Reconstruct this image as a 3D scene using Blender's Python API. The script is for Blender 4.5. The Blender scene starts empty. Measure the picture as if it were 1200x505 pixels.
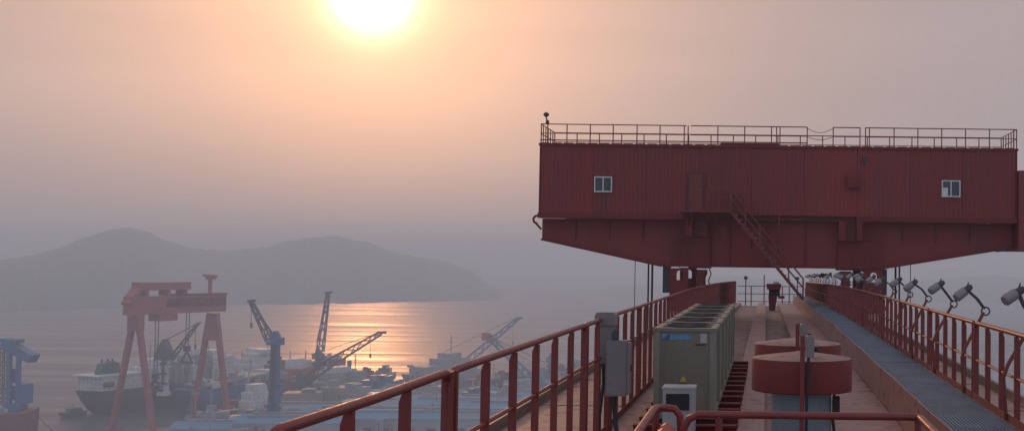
import bpy, bmesh, math, random
from mathutils import Vector, Matrix, noise
R = math.radians
rnd = random.Random(7)
scene = bpy.context.scene
COL = scene.collection

# ------------------------------------------------------------------ camera
F = 1400.0                     # focal length in pixels of a 1200 px wide frame
CAMZ = 100.0
ROLL, PITCH = 0.012, math.atan(56 / F)
PPX = 898.7                    # principal point of the (cropped) photograph
cam_d = bpy.data.cameras.new('camera')
cam = bpy.data.objects.new('camera', cam_d)
COL.objects.link(cam)
cam_d.sensor_width = 36.0
cam_d.lens = 36.0 * F / 1200
cam_d.shift_x = -(PPX - 600) / 1200
cam_d.clip_start = 0.2
cam_d.clip_end = 30000
CAMP = Vector((-0.37, 0, CAMZ))
CM = Matrix.Rotation(R(90) + PITCH, 3, 'X') @ Matrix.Rotation(ROLL, 3, 'Z')
cam.matrix_world = Matrix.Translation(CAMP) @ CM.to_4x4()
scene.camera = cam

def ray(px, py):
    return (CM @ Vector(((px - PPX) / F, -(py - 252.5) / F, -1))).normalized()
def at_y(px, py, y):           # point of the sight line at a given distance along the girder
    d = ray(px, py); return CAMP + d * ((y - CAMP.y) / d.y)
def at_z(px, py, z=0.0):       # point of the sight line on a horizontal plane
    d = ray(px, py); return CAMP + d * ((z - CAMP.z) / d.z)

# ------------------------------------------------------------------ sky, sun, exposure
SUN_DIR = ray(436, -8)          # towards the sun
SUN_EL = math.asin(SUN_DIR.z)
SUN_AZ = math.atan2(SUN_DIR.x, SUN_DIR.y)
world = bpy.data.worlds.new('World'); scene.world = world
world.use_nodes = True
nt = world.node_tree; N = nt.nodes; L = nt.links
N.clear()
def nd(t, **kw):
    n = N.new(t)
    for k, v in kw.items(): setattr(n, k, v)
    return n
out = nd('ShaderNodeOutputWorld'); bg = nd('ShaderNodeBackground')
sky = nd('ShaderNodeTexSky', sky_type='NISHITA', sun_disc=False, sun_elevation=SUN_EL,
         sun_rotation=SUN_AZ, altitude=0, air_density=1.0, dust_density=8.0, ozone_density=1.5)
# smoky evening air: the sky is veiled by a mauve haze, strongest low down, and carries
# a round aureole about the sun
geo = nd('ShaderNodeTexCoord')
vm = nd('ShaderNodeVectorMath', operation='DOT_PRODUCT'); vm.inputs[1].default_value = SUN_DIR
L.new(geo.outputs['Generated'], vm.inputs[0])
ac = nd('ShaderNodeMath', operation='ARCCOSINE', use_clamp=False); L.new(vm.outputs['Value'], ac.inputs[0])
def lobe(theta, p):
    m = nd('ShaderNodeMath', operation='DIVIDE'); L.new(ac.outputs[0], m.inputs[0]); m.inputs[1].default_value = R(theta)
    q = nd('ShaderNodeMath', operation='POWER'); L.new(m.outputs[0], q.inputs[0]); q.inputs[1].default_value = p
    a = nd('ShaderNodeMath', operation='ADD'); L.new(q.outputs[0], a.inputs[0]); a.inputs[1].default_value = 1
    i = nd('ShaderNodeMath', operation='DIVIDE'); i.inputs[0].default_value = 1; L.new(a.outputs[0], i.inputs[1])
    return i.outputs[0]
def scaled(sock, col):
    m = nd('ShaderNodeMix', data_type='RGBA', blend_type='MULTIPLY'); m.inputs[0].default_value = 1
    if hasattr(sock, 'links'): L.new(sock, m.inputs[6])
    m.inputs[7].default_value = (*col, 1); return m.outputs[2]
def added(a, b):
    m = nd('ShaderNodeMix', data_type='RGBA', blend_type='ADD'); m.inputs[0].default_value = 1
    L.new(a, m.inputs[6]); L.new(b, m.inputs[7]); return m.outputs[2]
# sunward the smoke is pinkish, away from the sun the sky is a cooler blue-grey
side = nd('ShaderNodeMapRange', interpolation_type='SMOOTHSTEP'); L.new(ac.outputs[0], side.inputs[0])
side.inputs[1].default_value = R(15); side.inputs[2].default_value = R(100)
veil = nd('ShaderNodeMix', data_type='RGBA'); L.new(side.outputs[0], veil.inputs[0])
veil.inputs[6].default_value = (3.35, 2.88, 2.98, 1); veil.inputs[7].default_value = (4.1, 4.4, 5.6, 1)
base = nd('ShaderNodeMix', data_type='RGBA'); base.inputs[0].default_value = 0.93
L.new(scaled(sky.outputs[0], (0.62, 0.5, 0.5)), base.inputs[6]); L.new(veil.outputs[2], base.inputs[7])
# the glow is dulled towards the horizon, where the sight line runs through more smoke
sx = nd('ShaderNodeSeparateXYZ'); L.new(geo.outputs['Generated'], sx.inputs[0])
ex = nd('ShaderNodeMapRange', interpolation_type='SMOOTHSTEP'); L.new(sx.outputs['Z'], ex.inputs[0])
ex.inputs[1].default_value = 0.0; ex.inputs[2].default_value = math.sin(R(13)); ex.inputs[3].default_value = .95; ex.inputs[4].default_value = 1.0
def dulled(sock):
    m = nd('ShaderNodeMath', operation='MULTIPLY'); L.new(sock, m.inputs[0]); L.new(ex.outputs[0], m.inputs[1]); return m.outputs[0]
tot = added(base.outputs[2], scaled(dulled(lobe(13.5, 2.4)), (2.7, .95, 0.0)))
tot = added(tot, scaled(dulled(lobe(5.5, 2.6)), (5.4, 1.6, 0.0)))
tot = added(tot, scaled(lobe(.82, 3.7), (200, 160, 90)))
# uneven smoke: faint level streaks
mpw = nd('ShaderNodeMapping'); mpw.inputs[3].default_value = (1.2, 1.2, 9); L.new(geo.outputs['Generated'], mpw.inputs[0])
nzw = nd('ShaderNodeTexNoise'); nzw.inputs['Scale'].default_value = 2.2; nzw.inputs['Detail'].default_value = 5; L.new(mpw.outputs[0], nzw.inputs[0])
mrw = nd('ShaderNodeMapRange'); L.new(nzw.outputs[0], mrw.inputs[0]); mrw.inputs[1].default_value = .3; mrw.inputs[2].default_value = .7; mrw.inputs[3].default_value = .955; mrw.inputs[4].default_value = 1.045
mulw = nd('ShaderNodeVectorMath', operation='SCALE'); L.new(tot, mulw.inputs[0]); L.new(mrw.outputs[0], mulw.inputs['Scale'])
tot = mulw.outputs[0]
L.new(tot, bg.inputs[0]); bg.inputs[1].default_value = 0.12
L.new(bg.outputs[0], out.inputs[0])

sun_d = bpy.data.lights.new('sun', 'SUN'); sun_d.energy = 0.5; sun_d.angle = R(2.0); sun_d.color = (1.0, 0.4, 0.14)
sun = bpy.data.objects.new('sun', sun_d); COL.objects.link(sun)
sun.rotation_euler = SUN_DIR.to_track_quat('Z', 'Y').to_euler()
sun.location = (-60, 100, 160)
vs = scene.view_settings
vs.view_transform = 'Standard'; vs.look = 'None'; vs.gamma = 1.0; vs.use_curve_mapping = False; vs.exposure = 0.0
scene.cycles.max_bounces = 6; scene.cycles.volume_bounces = 2
scene.cycles.use_denoising = True

# ------------------------------------------------------------------ materials
def mat(name, col, rough=0.6, metal=0.0, var=0.25, scale=3.0, dirt=None, dirt_amt=0.4, bump=0.0, bscale=30.0, streak=False, spec=0.5, chips=None, cscale=7.0, cthr=.66):
    m = bpy.data.materials.new(name); m.use_nodes = True
    n = m.node_tree.nodes; l = m.node_tree.links
    b = n['Principled BSDF']
    b.inputs['Roughness'].default_value = rough; b.inputs['Metallic'].default_value = metal
    b.inputs['Specular IOR Level'].default_value = spec
    tc = n.new('ShaderNodeNewGeometry')
    mp = n.new('ShaderNodeMapping'); l.new(tc.outputs['Position'], mp.inputs[0])
    mp.inputs[3].default_value = (1, 1, 0.12) if streak else (1, 1, 1)
    nz = n.new('ShaderNodeTexNoise'); nz.inputs['Scale'].default_value = scale; nz.inputs['Detail'].default_value = 6; nz.inputs['Roughness'].default_value = .65
    l.new(mp.outputs[0], nz.inputs[0])
    rp = n.new('ShaderNodeValToRGB'); l.new(nz.outputs[0], rp.inputs[0])
    lo = [c * (1 - var) for c in col]; hi = [min(1, c * (1 + var)) for c in col]
    rp.color_ramp.elements[0].position = .3; rp.color_ramp.elements[1].position = .7
    rp.color_ramp.elements[0].color = (*lo, 1); rp.color_ramp.elements[1].color = (*hi, 1)
    colsock = rp.outputs[0]
    if dirt:
        n2 = n.new('ShaderNodeTexNoise'); n2.inputs['Scale'].default_value = scale * .37; n2.inputs['Detail'].default_value = 8; n2.inputs['Roughness'].default_value = .7
        l.new(mp.outputs[0], n2.inputs[0])
        r2 = n.new('ShaderNodeValToRGB'); l.new(n2.outputs[0], r2.inputs[0])
        r2.color_ramp.elements[0].position = .5; r2.color_ramp.elements[1].position = .72
        r2.color_ramp.elements[0].color = (0, 0, 0, 1); r2.color_ramp.elements[1].color = (dirt_amt,) * 3 + (1,)
        mx = n.new('ShaderNodeMix'); mx.data_type = 'RGBA'
        l.new(r2.outputs[0], mx.inputs[0]); l.new(colsock, mx.inputs[6]); mx.inputs[7].default_value = (*dirt, 1)
        colsock = mx.outputs[2]
    if chips:
        n3 = n.new('ShaderNodeTexNoise'); n3.inputs['Scale'].default_value = cscale; n3.inputs['Detail'].default_value = 7; n3.inputs['Roughness'].default_value = .75
        l.new(tc.outputs['Position'], n3.inputs[0])
        r3 = n.new('ShaderNodeValToRGB'); l.new(n3.outputs[0], r3.inputs[0])
        r3.color_ramp.elements[0].position = cthr - .03; r3.color_ramp.elements[1].position = cthr + .02
        r3.color_ramp.elements[0].color = (0, 0, 0, 1); r3.color_ramp.elements[1].color = (.85, .85, .85, 1)
        m3 = n.new('ShaderNodeMix'); m3.data_type = 'RGBA'
        l.new(r3.outputs[0], m3.inputs[0]); l.new(colsock, m3.inputs[6]); m3.inputs[7].default_value = (*chips, 1)
        colsock = m3.outputs[2]
    l.new(colsock, b.inputs['Base Color'])
    rr = n.new('ShaderNodeMapRange'); l.new(nz.outputs[0], rr.inputs[0])
    rr.inputs[1].default_value = .3; rr.inputs[2].default_value = .7
    rr.inputs[3].default_value = max(.05, rough - .12); rr.inputs[4].default_value = min(1, rough + .12)
    l.new(rr.outputs[0], b.inputs['Roughness'])
    if bump:
        bn = n.new('ShaderNodeTexNoise'); bn.inputs['Scale'].default_value = bscale; bn.inputs['Detail'].default_value = 4
        l.new(tc.outputs['Position'], bn.inputs[0])
        bp = n.new('ShaderNodeBump'); bp.inputs['Strength'].default_value = bump; bp.inputs['Distance'].default_value = .02
        l.new(bn.outputs[0], bp.inputs['Height']); l.new(bp.outputs[0], b.inputs['Normal'])
    return m
M = {}
M['red'] = mat('red_paint', (.165, .02, .016), .58, var=.18, scale=1.3, dirt=(.07, .022, .018), dirt_amt=.5, bump=.15, bscale=14, spec=.3, chips=(.06, .03, .022), cscale=6, cthr=.6)
M['house_red'] = mat('house_red_paint', (.215, .023, .019), .6, var=.16, scale=.8, dirt=(.1, .025, .022), dirt_amt=.55, streak=True, chips=(.1, .03, .02), cscale=2.2, cthr=.66)
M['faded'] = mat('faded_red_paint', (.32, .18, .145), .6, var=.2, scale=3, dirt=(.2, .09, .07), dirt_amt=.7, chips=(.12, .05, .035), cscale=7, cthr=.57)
M['house_red_b'] = mat('house_red_faded', (.228, .028, .024), .62, var=.2, scale=.8, dirt=(.13, .035, .028), dirt_amt=.7, streak=True, chips=(.1, .03, .02), cscale=2.2, cthr=.65)
M['house_red_c'] = mat('house_red_dull', (.2, .022, .019), .58, var=.18, scale=1.1, dirt=(.07, .022, .02), dirt_amt=.7, streak=True, chips=(.1, .03, .02), cscale=2.2, cthr=.66)
M['rail_red'] = mat('rail_red_paint', (.19, .025, .02), .45, var=.2, scale=6, dirt=(.14, .05, .035), dirt_amt=.5, chips=(.09, .04, .025), cscale=16, cthr=.63)
M['dark_red'] = mat('dark_red_paint', (.15, .02, .017), .6, var=.2, scale=1.2, dirt=(.05, .02, .018), dirt_amt=.5)
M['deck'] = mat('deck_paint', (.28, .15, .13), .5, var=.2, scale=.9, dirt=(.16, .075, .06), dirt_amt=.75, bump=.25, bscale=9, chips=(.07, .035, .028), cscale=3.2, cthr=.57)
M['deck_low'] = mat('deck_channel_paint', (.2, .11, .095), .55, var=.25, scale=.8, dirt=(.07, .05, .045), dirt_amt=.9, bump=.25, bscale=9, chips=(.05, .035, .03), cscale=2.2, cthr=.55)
M['flange'] = mat('flange_paint', (.33, .2, .155), .5, var=.22, scale=.7, dirt=(.18, .09, .07), dirt_amt=.7, bump=.2, bscale=8, chips=(.1, .055, .045), cscale=2.6, cthr=.57)
M['steel'] = mat('rail_steel', (.22, .19, .17), .35, .8, var=.3, scale=5, dirt=(.12, .06, .04), dirt_amt=.7)
M['grate'] = mat('galvanised_steel', (.2, .25, .3), .5, .3, var=.25, scale=2.2, dirt=(.13, .16, .19), dirt_amt=.6, chips=(.12, .08, .06), cscale=3, cthr=.64)
M['ac'] = mat('ac_casing', (.2, .18, .13), .5, var=.08, scale=1.2, dirt=(.12, .11, .09), dirt_amt=.5, chips=(.12, .09, .06), cscale=9, cthr=.67)
M['ac_edge'] = mat('ac_edge', (.24, .22, .17), .5, var=.1, scale=2)
M['door_trim'] = mat('door_trim_paint', (.09, .02, .02), .6, var=.2, scale=3)
M['white'] = mat('white_paint', (.42, .41, .39), .5, var=.1, scale=2, dirt=(.35, .32, .28), dirt_amt=.5)
M['black'] = mat('black_rubber', (.02, .02, .022), .6, var=.3, scale=5)
M['dark'] = mat('dark_metal', (.05, .05, .055), .5, .3, var=.3, scale=4)
M['greybox'] = mat('grey_cabinet', (.21, .185, .18), .5, var=.1, scale=3, dirt=(.22, .2, .19), dirt_amt=.5, chips=(.11, .07, .05), cscale=14, cthr=.65)
M['vent_body'] = mat('vent_body', (.2, .26, .28), .5, .2, var=.15, scale=3, dirt=(.12, .13, .13), dirt_amt=.6)
M['orange'] = mat('orange_red_paint', (.42, .07, .035), .5, var=.15, scale=4)
M['blue_sign'] = mat('blue_print', (.1, .33, .6), .5, var=.05)
M['navy_sign'] = mat('navy_print', (.03, .1, .35), .5, var=.05)
M['yellow_sign'] = mat('yellow_print', (.65, .42, .03), .5, var=.05)
M['lamp'] = mat('lamp_casing', (.36, .34, .33), .45, .3, var=.15, scale=8, dirt=(.2, .14, .1), dirt_amt=.5)
M['lens'] = mat('lamp_glass', (.24, .215, .2), .35, var=.1, scale=8)
M['glass'] = mat('window_glass', (.03, .04, .045), .12, var=.1, spec=.6)
M['frame'] = mat('window_frame', (.6, .6, .55), .5, var=.08)
M['curtain'] = mat('curtain', (.6, .63, .55), .8, var=.1)
M['rope'] = mat('wire_rope', (.045, .045, .05), .6, .3, var=.3)
# the yard
M['far_red'] = mat('crane_red', (.36, .09, .095), .55, var=.18, scale=.15, dirt=(.25, .06, .05), dirt_amt=.5)
M['far_blue'] = mat('crane_blue', (.05, .16, .31), .55, var=.2, scale=.2, dirt=(.05, .12, .2), dirt_amt=.5)
M['edge_blue'] = mat('crane_edge_blue', (.03, .15, .32), .55, var=.25, scale=.2, dirt=(.04, .09, .15), dirt_amt=.5)
M['far_navy'] = mat('crane_navy', (.03, .12, .26), .55, var=.25, scale=.2, dirt=(.04, .07, .12), dirt_amt=.5)
M['far_dark'] = mat('crane_dark', (.07, .075, .1), .6, var=.3, scale=.2)
M['hull_dark'] = mat('hull_dark', (.035, .045, .07), .5, var=.3, scale=.1, dirt=(.12, .06, .05), dirt_amt=.5)
M['hull_blue'] = mat('hull_blue', (.035, .13, .28), .5, var=.2, scale=.1, dirt=(.1, .12, .2), dirt_amt=.4)
M['hull_red'] = mat('hull_red', (.4, .06, .05), .5, var=.2, scale=.1, dirt=(.2, .05, .05), dirt_amt=.5)
M['hull_brown'] = mat('hull_brown', (.2, .06, .05), .5, var=.2, scale=.1)
M['ship_white'] = mat('ship_white', (.62, .62, .6), .5, var=.12, scale=.2, dirt=(.35, .33, .3), dirt_amt=.5)
M['ship_grey'] = mat('ship_grey', (.3, .31, .32), .6, var=.3, scale=.25, dirt=(.2, .14, .1), dirt_amt=.5)
M['ship_glass'] = mat('ship_windows', (.26, .27, .28), .2, var=.1)
M['green'] = mat('funnel_green', (.02, .09, .08), .5, var=.2, scale=.2)
M['beige'] = mat('block_beige', (.34, .32, .27), .6, var=.15, scale=.2, dirt=(.3, .22, .15), dirt_amt=.5)
M['roof_blue'] = mat('roof_blue', (.10, .25, .36), .5, var=.15, scale=.1, dirt=(.08, .2, .3), dirt_amt=.5)
M['roof_grey'] = mat('roof_grey', (.22, .26, .3), .6, var=.2, scale=.1, dirt=(.2, .2, .2), dirt_amt=.5)
M['wall_pale'] = mat('wall_pale', (.3, .33, .36), .7, var=.15, scale=.1, dirt=(.3, .28, .25), dirt_amt=.4)
M['concrete'] = mat('concrete', (.24, .235, .23), .8, var=.25, scale=.05, dirt=(.12, .11, .1), dirt_amt=.7)
M['hill'] = mat('hill_forest', (.05, .075, .045), .9, var=.35, scale=.02, dirt=(.09, .08, .05), dirt_amt=.5)

# ------------------------------------------------------------------ mesh helpers
class MB:
    def __init__(s): s.v = []; s.f = []; s.smooth = False
    def quads(s, vs, fs):
        o = len(s.v); s.v += [Vector(p) for p in vs]; s.f += [tuple(o + i for i in f) for f in fs]; return s
    def box(s, x0, x1, y0, y1, z0, z1):
        return s.quads([(x0,y0,z0),(x1,y0,z0),(x1,y1,z0),(x0,y1,z0),(x0,y0,z1),(x1,y0,z1),(x1,y1,z1),(x0,y1,z1)],
                       [(0,3,2,1),(4,5,6,7),(0,1,5,4),(1,2,6,5),(2,3,7,6),(3,0,4,7)])
    def bar(s, a, b, w, h, up=(0,0,1)):
        a, b = Vector(a), Vector(b); d = (b - a).normalized(); up = Vector(up)
        if abs(d.dot(up)) > .98: up = Vector((0,1,0))
        x = d.cross(up).normalized() * w / 2; z = x.cross(d).normalized() * h / 2
        vs = [p + i * x + j * z for p in (a, b) for i, j in ((-1,-1),(1,-1),(1,1),(-1,1))]
        return s.quads(vs, [(3,2,1,0),(4,5,6,7),(0,1,5,4),(1,2,6,5),(2,3,7,6),(3,0,4,7)])
    def tube(s, pts, r, n=8, cap=True):
        pts = [Vector(p) for p in pts]; rs = r if isinstance(r, (list, tuple)) else [r] * len(pts)
        o = len(s.v); ref = None
        for i, p in enumerate(pts):
            d = (pts[min(i+1, len(pts)-1)] - pts[max(i-1, 0)]).normalized()
            if ref is None or abs(d.dot(ref)) > .99:
                ref = Vector((0,0,1)) if abs(d.z) < .9 else Vector((1,0,0))
            x = d.cross(ref).normalized(); z = x.cross(d).normalized(); ref = z
            for k in range(n):
                a = 2 * math.pi * k / n
                s.v.append(p + (x * math.cos(a) + z * math.sin(a)) * rs[i])
        for i in range(len(pts) - 1):
            for k in range(n):
                s.f.append((o + i*n + k, o + i*n + (k+1) % n, o + (i+1)*n + (k+1) % n, o + (i+1)*n + k))
        if cap:
            s.f.append(tuple(o + k for k in range(n - 1, -1, -1))); s.f.append(tuple(o + (len(pts)-1)*n + k for k in range(n)))
        return s
    def prism(s, poly, axis, a, b):      # polygon in the two other axes, extruded along axis from a to b
        n = len(poly)
        def P(u, w, t): return {'x': (t, u, w), 'y': (u, t, w), 'z': (u, w, t)}[axis]
        vs = [P(u, w, a) for u, w in poly] + [P(u, w, b) for u, w in poly]
        return s.quads(vs, [tuple(range(n - 1, -1, -1)), tuple(range(n, 2*n))] + [(i, (i+1) % n, n + (i+1) % n, n + i) for i in range(n)])
    def lathe(s, prof, c, n=24):         # (radius, z) profile about a vertical axis at c
        o = len(s.v)
        for r, z in prof:
            for k in range(n):
                a = 2 * math.pi * k / n; s.v.append(Vector((c[0] + r*math.cos(a), c[1] + r*math.sin(a), c[2] + z)))
        for i in range(len(prof) - 1):
            for k in range(n):
                s.f.append((o + i*n + k, o + i*n + (k+1) % n, o + (i+1)*n + (k+1) % n, o + (i+1)*n + k))
        s.f.append(tuple(o + k for k in range(n - 1, -1, -1))); s.f.append(tuple(o + (len(prof)-1)*n + k for k in range(n)))
        return s
    def xform(s, mtx):
        s.v = [mtx @ v for v in s.v]; return s
    def mesh(s, name, m, off=Vector((0,0,0)), smooth=False):
        me = bpy.data.meshes.new(name); me.from_pydata([v - off for v in s.v], [], s.f)
        bm = bmesh.new(); bm.from_mesh(me); bmesh.ops.recalc_face_normals(bm, faces=bm.faces); bm.to_mesh(me); bm.free()
        if smooth:
            for p in me.polygons: p.use_smooth = True
            me.set_sharp_from_angle(angle=R(40))
        me.materials.append(M[m] if isinstance(m, str) else m); return me
ABS = {}
def tag(o, label, cat, group=None):
    o['label'] = label; o['category'] = cat
    if group: o['group'] = group
    return o
def struct(o): o['kind'] = 'structure'; return o
def thing(name, loc, label, cat, group=None):
    o = bpy.data.objects.new(name, None); COL.objects.link(o); o.location = loc; ABS[o] = Vector(loc)
    o.empty_display_size = .1
    return tag(o, label, cat, group)
def build(mb, name, m, parent=None, smooth=False):           # mesh given in world coordinates
    off = ABS[parent] if parent else Vector((0,0,0))
    o = bpy.data.objects.new(name, mb.mesh(name, m, off, smooth)); COL.objects.link(o)
    o.parent = parent; ABS[o] = off.copy(); return o
def inst(name, me, parent, loc, rz=0, rot=None):               # shared mesh placed at a world location
    o = bpy.data.objects.new(name, me); COL.objects.link(o); o.parent = parent
    o.location = Vector(loc) - (ABS[parent] if parent else Vector((0,0,0)))
    o.rotation_euler = rot or (0, 0, rz); ABS[o] = Vector(loc); return o

ORD = ['nearest', 'second nearest', 'third', 'fourth', 'fifth', 'sixth', 'seventh', 'eighth', 'ninth', 'tenth', 'eleventh', 'twelfth', 'thirteenth',
       'fourteenth', 'fifteenth', 'sixteenth', 'seventeenth', 'eighteenth', 'nineteenth', 'twentieth', 'twenty-first', 'twenty-second', 'twenty-third',
       'twenty-fourth', 'twenty-fifth', 'twenty-sixth', 'twenty-seventh']

# ------------------------------------------------------------------ the setting: sea, hills, yard ground, haze
def sea():
    m = bpy.data.materials.new('sea_water'); m.use_nodes = True
    n = m.node_tree.nodes; l = m.node_tree.links; b = n['Principled BSDF']
    b.inputs['Base Color'].default_value = (.055, .07, .085, 1); b.inputs['Roughness'].default_value = .3; b.inputs['IOR'].default_value = 1.33; b.inputs['Specular IOR Level'].default_value = .32
    g = n.new('ShaderNodeNewGeometry'); mp = n.new('ShaderNodeMapping'); mp.inputs[3].default_value = (.3, 1, 1)
    l.new(g.outputs['Position'], mp.inputs[0])
    h = None
    for sc, st in ((.16, .9), (.035, 1.3), (.006, 2.5)):
        t = n.new('ShaderNodeTexNoise'); t.inputs['Scale'].default_value = sc; t.inputs['Detail'].default_value = 4; l.new(mp.outputs[0], t.inputs[0])
        k = n.new('ShaderNodeMath'); k.operation = 'MULTIPLY'; l.new(t.outputs[0], k.inputs[0]); k.inputs[1].default_value = st
        if h is None: h = k.outputs[0]
        else:
            a = n.new('ShaderNodeMath'); l.new(h, a.inputs[0]); l.new(k.outputs[0], a.inputs[1]); h = a.outputs[0]
    bp = n.new('ShaderNodeBump'); bp.inputs['Strength'].default_value = .8; bp.inputs['Distance'].default_value = 1.0
    sw = n.new('ShaderNodeMapping'); sw.inputs[3].default_value = (.0022, .03, 1); l.new(g.outputs['Position'], sw.inputs[0])
    t = n.new('ShaderNodeTexNoise'); t.inputs['Scale'].default_value = 1; t.inputs['Detail'].default_value = 5; l.new(sw.outputs[0], t.inputs[0])
    k = n.new('ShaderNodeMapRange'); k.inputs[1].default_value = .35; k.inputs[2].default_value = .65; k.inputs[3].default_value = .35; k.inputs[4].default_value = 1.0
    l.new(t.outputs[0], k.inputs[0]); l.new(k.outputs[0], bp.inputs['Strength'])
    k2 = n.new('ShaderNodeMapRange'); k2.inputs[1].default_value = .38; k2.inputs[2].default_value = .62; k2.inputs[3].default_value = .27; k2.inputs[4].default_value = .48
    l.new(t.outputs[0], k2.inputs[0]); l.new(k2.outputs[0], b.inputs['Roughness'])
    l.new(h, bp.inputs['Height']); l.new(bp.outputs[0], b.inputs['Normal'])
    mb = MB().quads([(-9000,-500,0),(6000,-500,0),(6000,9000,0),(-9000,9000,0)], [(0,1,2,3)])
    struct(build(mb, 'sea', m))
sea()

def hill(name, ridge, shore_d0, shore_d1, depth, seed):
    p0, p1 = ridge[0][0], ridge[-1][0]; n = 260; rows = 34
    mb = MB(); sgn = random.Random(seed).random() * 50
    for i in range(n + 1):
        px = p0 + (p1 - p0) * i / n
        for (a, ya), (b, yb) in zip(ridge, ridge[1:]):
            if a <= px <= b: t = (px - a) / (b - a); t = t*t*(3-2*t) * .5 + t * .5; py = ya + (yb - ya) * t; break
        d = ray(px, py); dh = Vector((d.x, d.y)); el = d.z / dh.length; dh.normalize()
        sd = shore_d0 + (shore_d1 - shore_d0) * i / n + 45 * noise.noise((px * .045, sgn, 7)) + 25 * noise.noise((px * .16, sgn, 8))
        rd = sd * (1 + depth) + 120 * noise.noise((px * .02, sgn, 0))
        H = max(4, CAMZ + el * rd)
        e = min(1, i / 8, (n - i) / 16)
        for j in range(rows + 1):
            t = j / rows
            if t <= .6: u = t / .6; dist = sd + (rd - sd) * u; hh = H * (u ** .85)
            else: u = (t - .6) / .4; dist = rd + (rd - sd) * 1.2 * u; hh = H * (1 - u ** 1.5) - 3 * u
            nz = noise.fractal((px * .03 + sgn, dist * .004, 3.1), .9, 2.1, 4)
            hh += nz * H * .16 * math.sin(math.pi * min(1, t / .6)) if t < .6 else 0
            hh += (2.6 * noise.noise((px * .31 + sgn, dist * .03, 1)) + 3.2 * noise.noise((px * .11 + sgn, dist * .012, 5))) * (1 if .02 < t < .95 else 0)
            hh = hh * e - (1 - e) * 1.5
            if j == 0: hh = -1
            mb.v.append(Vector((CAMP.x + dh.x * dist, CAMP.y + dh.y * dist, hh)))
    for i in range(n):
        for j in range(rows):
            a = i * (rows + 1) + j; mb.f.append((a, a + 1, a + rows + 2, a + rows + 1))
    return struct(build(mb, name, 'hill', smooth=True))
hill('hills', [(-190,322),(-120,312),(-60,306),(0,304),(40,298),(70,290),(100,277),(130,268),(150,265.5),(170,270),(200,283),(230,291.5),(270,293),(310,289),(340,281),
      (370,277),(395,276),(430,283),(460,295),(490,301),(520,306),(550,316),(575,328),(592,341),(603,347.5)], 2250, 3050, .3, 3)
hill('far_hills', [(694,352),(712,346),(730,340),(748,334),(790,329),(850,322),(900,327),(960,330),(1020,333),(1060,330),(1110,326),(1160,323),(1210,326),(1270,330),(1330,338)], 3300, 3300, .3, 9)

def yard():
    pts = [(52,560),(120,508),(205,500),(232,489),(330,476),(420,468),(520,458),(600,448),(700,438),(800,432)]
    top = [at_z(x, y, 3.0) for x, y in pts]
    top += [Vector((450, 1100, 3)), Vector((450, -450, 3)), Vector((-230, -450, 3))]
    n = len(top); vs = [Vector((p.x, p.y, 3.0)) for p in top] + [Vector((p.x, p.y, -.8)) for p in top]
    mb = MB().quads(vs, [tuple(range(n))] + [(i, (i+1) % n, n + (i+1) % n, n + i) for i in range(n)])
    struct(build(mb, 'yard_ground', 'concrete'))
yard()

hz = bpy.data.materials.new('haze_air'); hz.use_nodes = True
hn = hz.node_tree.nodes; hn.clear()
ho = hn.new('ShaderNodeOutputMaterial'); hv = hn.new('ShaderNodeVolumePrincipled')
hv.inputs['Color'].default_value = (.83, .94, 1.0, 1); hv.inputs['Density'].default_value = .00056; hv.inputs['Anisotropy'].default_value = .25
hz.node_tree.links.new(hv.outputs[0], ho.inputs['Volume'])
hb = build(MB().box(-9100, 6100, -600, 9100, -2, 190), 'haze', hz); hb['kind'] = 'stuff'
tag(hb, 'pale evening haze over the whole bay', 'haze')

# ------------------------------------------------------------------ the girder underfoot
def drop(y):                    # camber: the girder falls away towards its far end
    return -.62 * max(0, (y - 38) / 60) ** 1.35
Z_DECK, Z_LOW, Z_WALK, Z_RAIL = CAMZ - 2.615, CAMZ - 2.85, CAMZ - 2.045, CAMZ - .845
Y0, Y1 = -8.0, 98.0
STA = [Y0 + (Y1 - Y0) * i / 26 for i in range(27)]
def long_box(x0, x1, z0, z1, stations=STA, wob=0):
    mb = MB(); o = 0
    for y in stations:
        d = drop(y); w = wob * noise.noise((y * .45, x0, 2)) if wob else 0
        mb.v += [Vector((x0+w, y, z0+d)), Vector((x1+w, y, z0+d)), Vector((x1+w, y, z1+d)), Vector((x0+w, y, z1+d))]
    for i in range(len(stations) - 1):
        a = 4 * i; b = a + 4
        for k in range(4): mb.f.append((a + k, a + (k+1) % 4, b + (k+1) % 4, b + k))
    mb.f += [(3,2,1,0), tuple(4 * (len(stations)-1) + k for k in range(4))]
    return mb
girder = thing('crane_girder', (0, 0, 3), 'long red box girder with a ribbed walk-on deck running away to the trolley', 'girder')
XR = 2.85                       # railing lines at +-XR
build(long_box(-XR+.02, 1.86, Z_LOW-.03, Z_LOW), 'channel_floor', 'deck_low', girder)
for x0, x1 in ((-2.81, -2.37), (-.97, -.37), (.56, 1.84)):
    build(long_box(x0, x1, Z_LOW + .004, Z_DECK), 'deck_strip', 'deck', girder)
for x0, x1 in ((-4.75, -XR+.018), (1.862, 4.75)):
    build(long_box(x0, x1, Z_DECK - .06, Z_DECK), 'top_flange', 'flange', girder)
for s in (-1, 1):
    rl = MB(); base = long_box(s*4.5 - .075, s*4.5 + .075, Z_DECK + .003, Z_DECK + .03); web = long_box(s*4.5-.02, s*4.5+.02, Z_DECK+.03, Z_DECK+.12); head = long_box(s*4.5-.04, s*4.5+.04, Z_DECK+.12, Z_DECK+.17)
    for q in (base, web, head): rl.quads(q.v, q.f)
    build(rl, 'trolley_rail', 'steel', girder)
    build(long_box(s*4.2-.03, s*4.2+.03, Z_DECK-6.5, Z_DECK-.062), 'web_plate', 'dark_red', girder)
build(long_box(-4.5, 4.5, Z_DECK-6.56, Z_DECK-6.5), 'bottom_flange', 'dark_red', girder)
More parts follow.
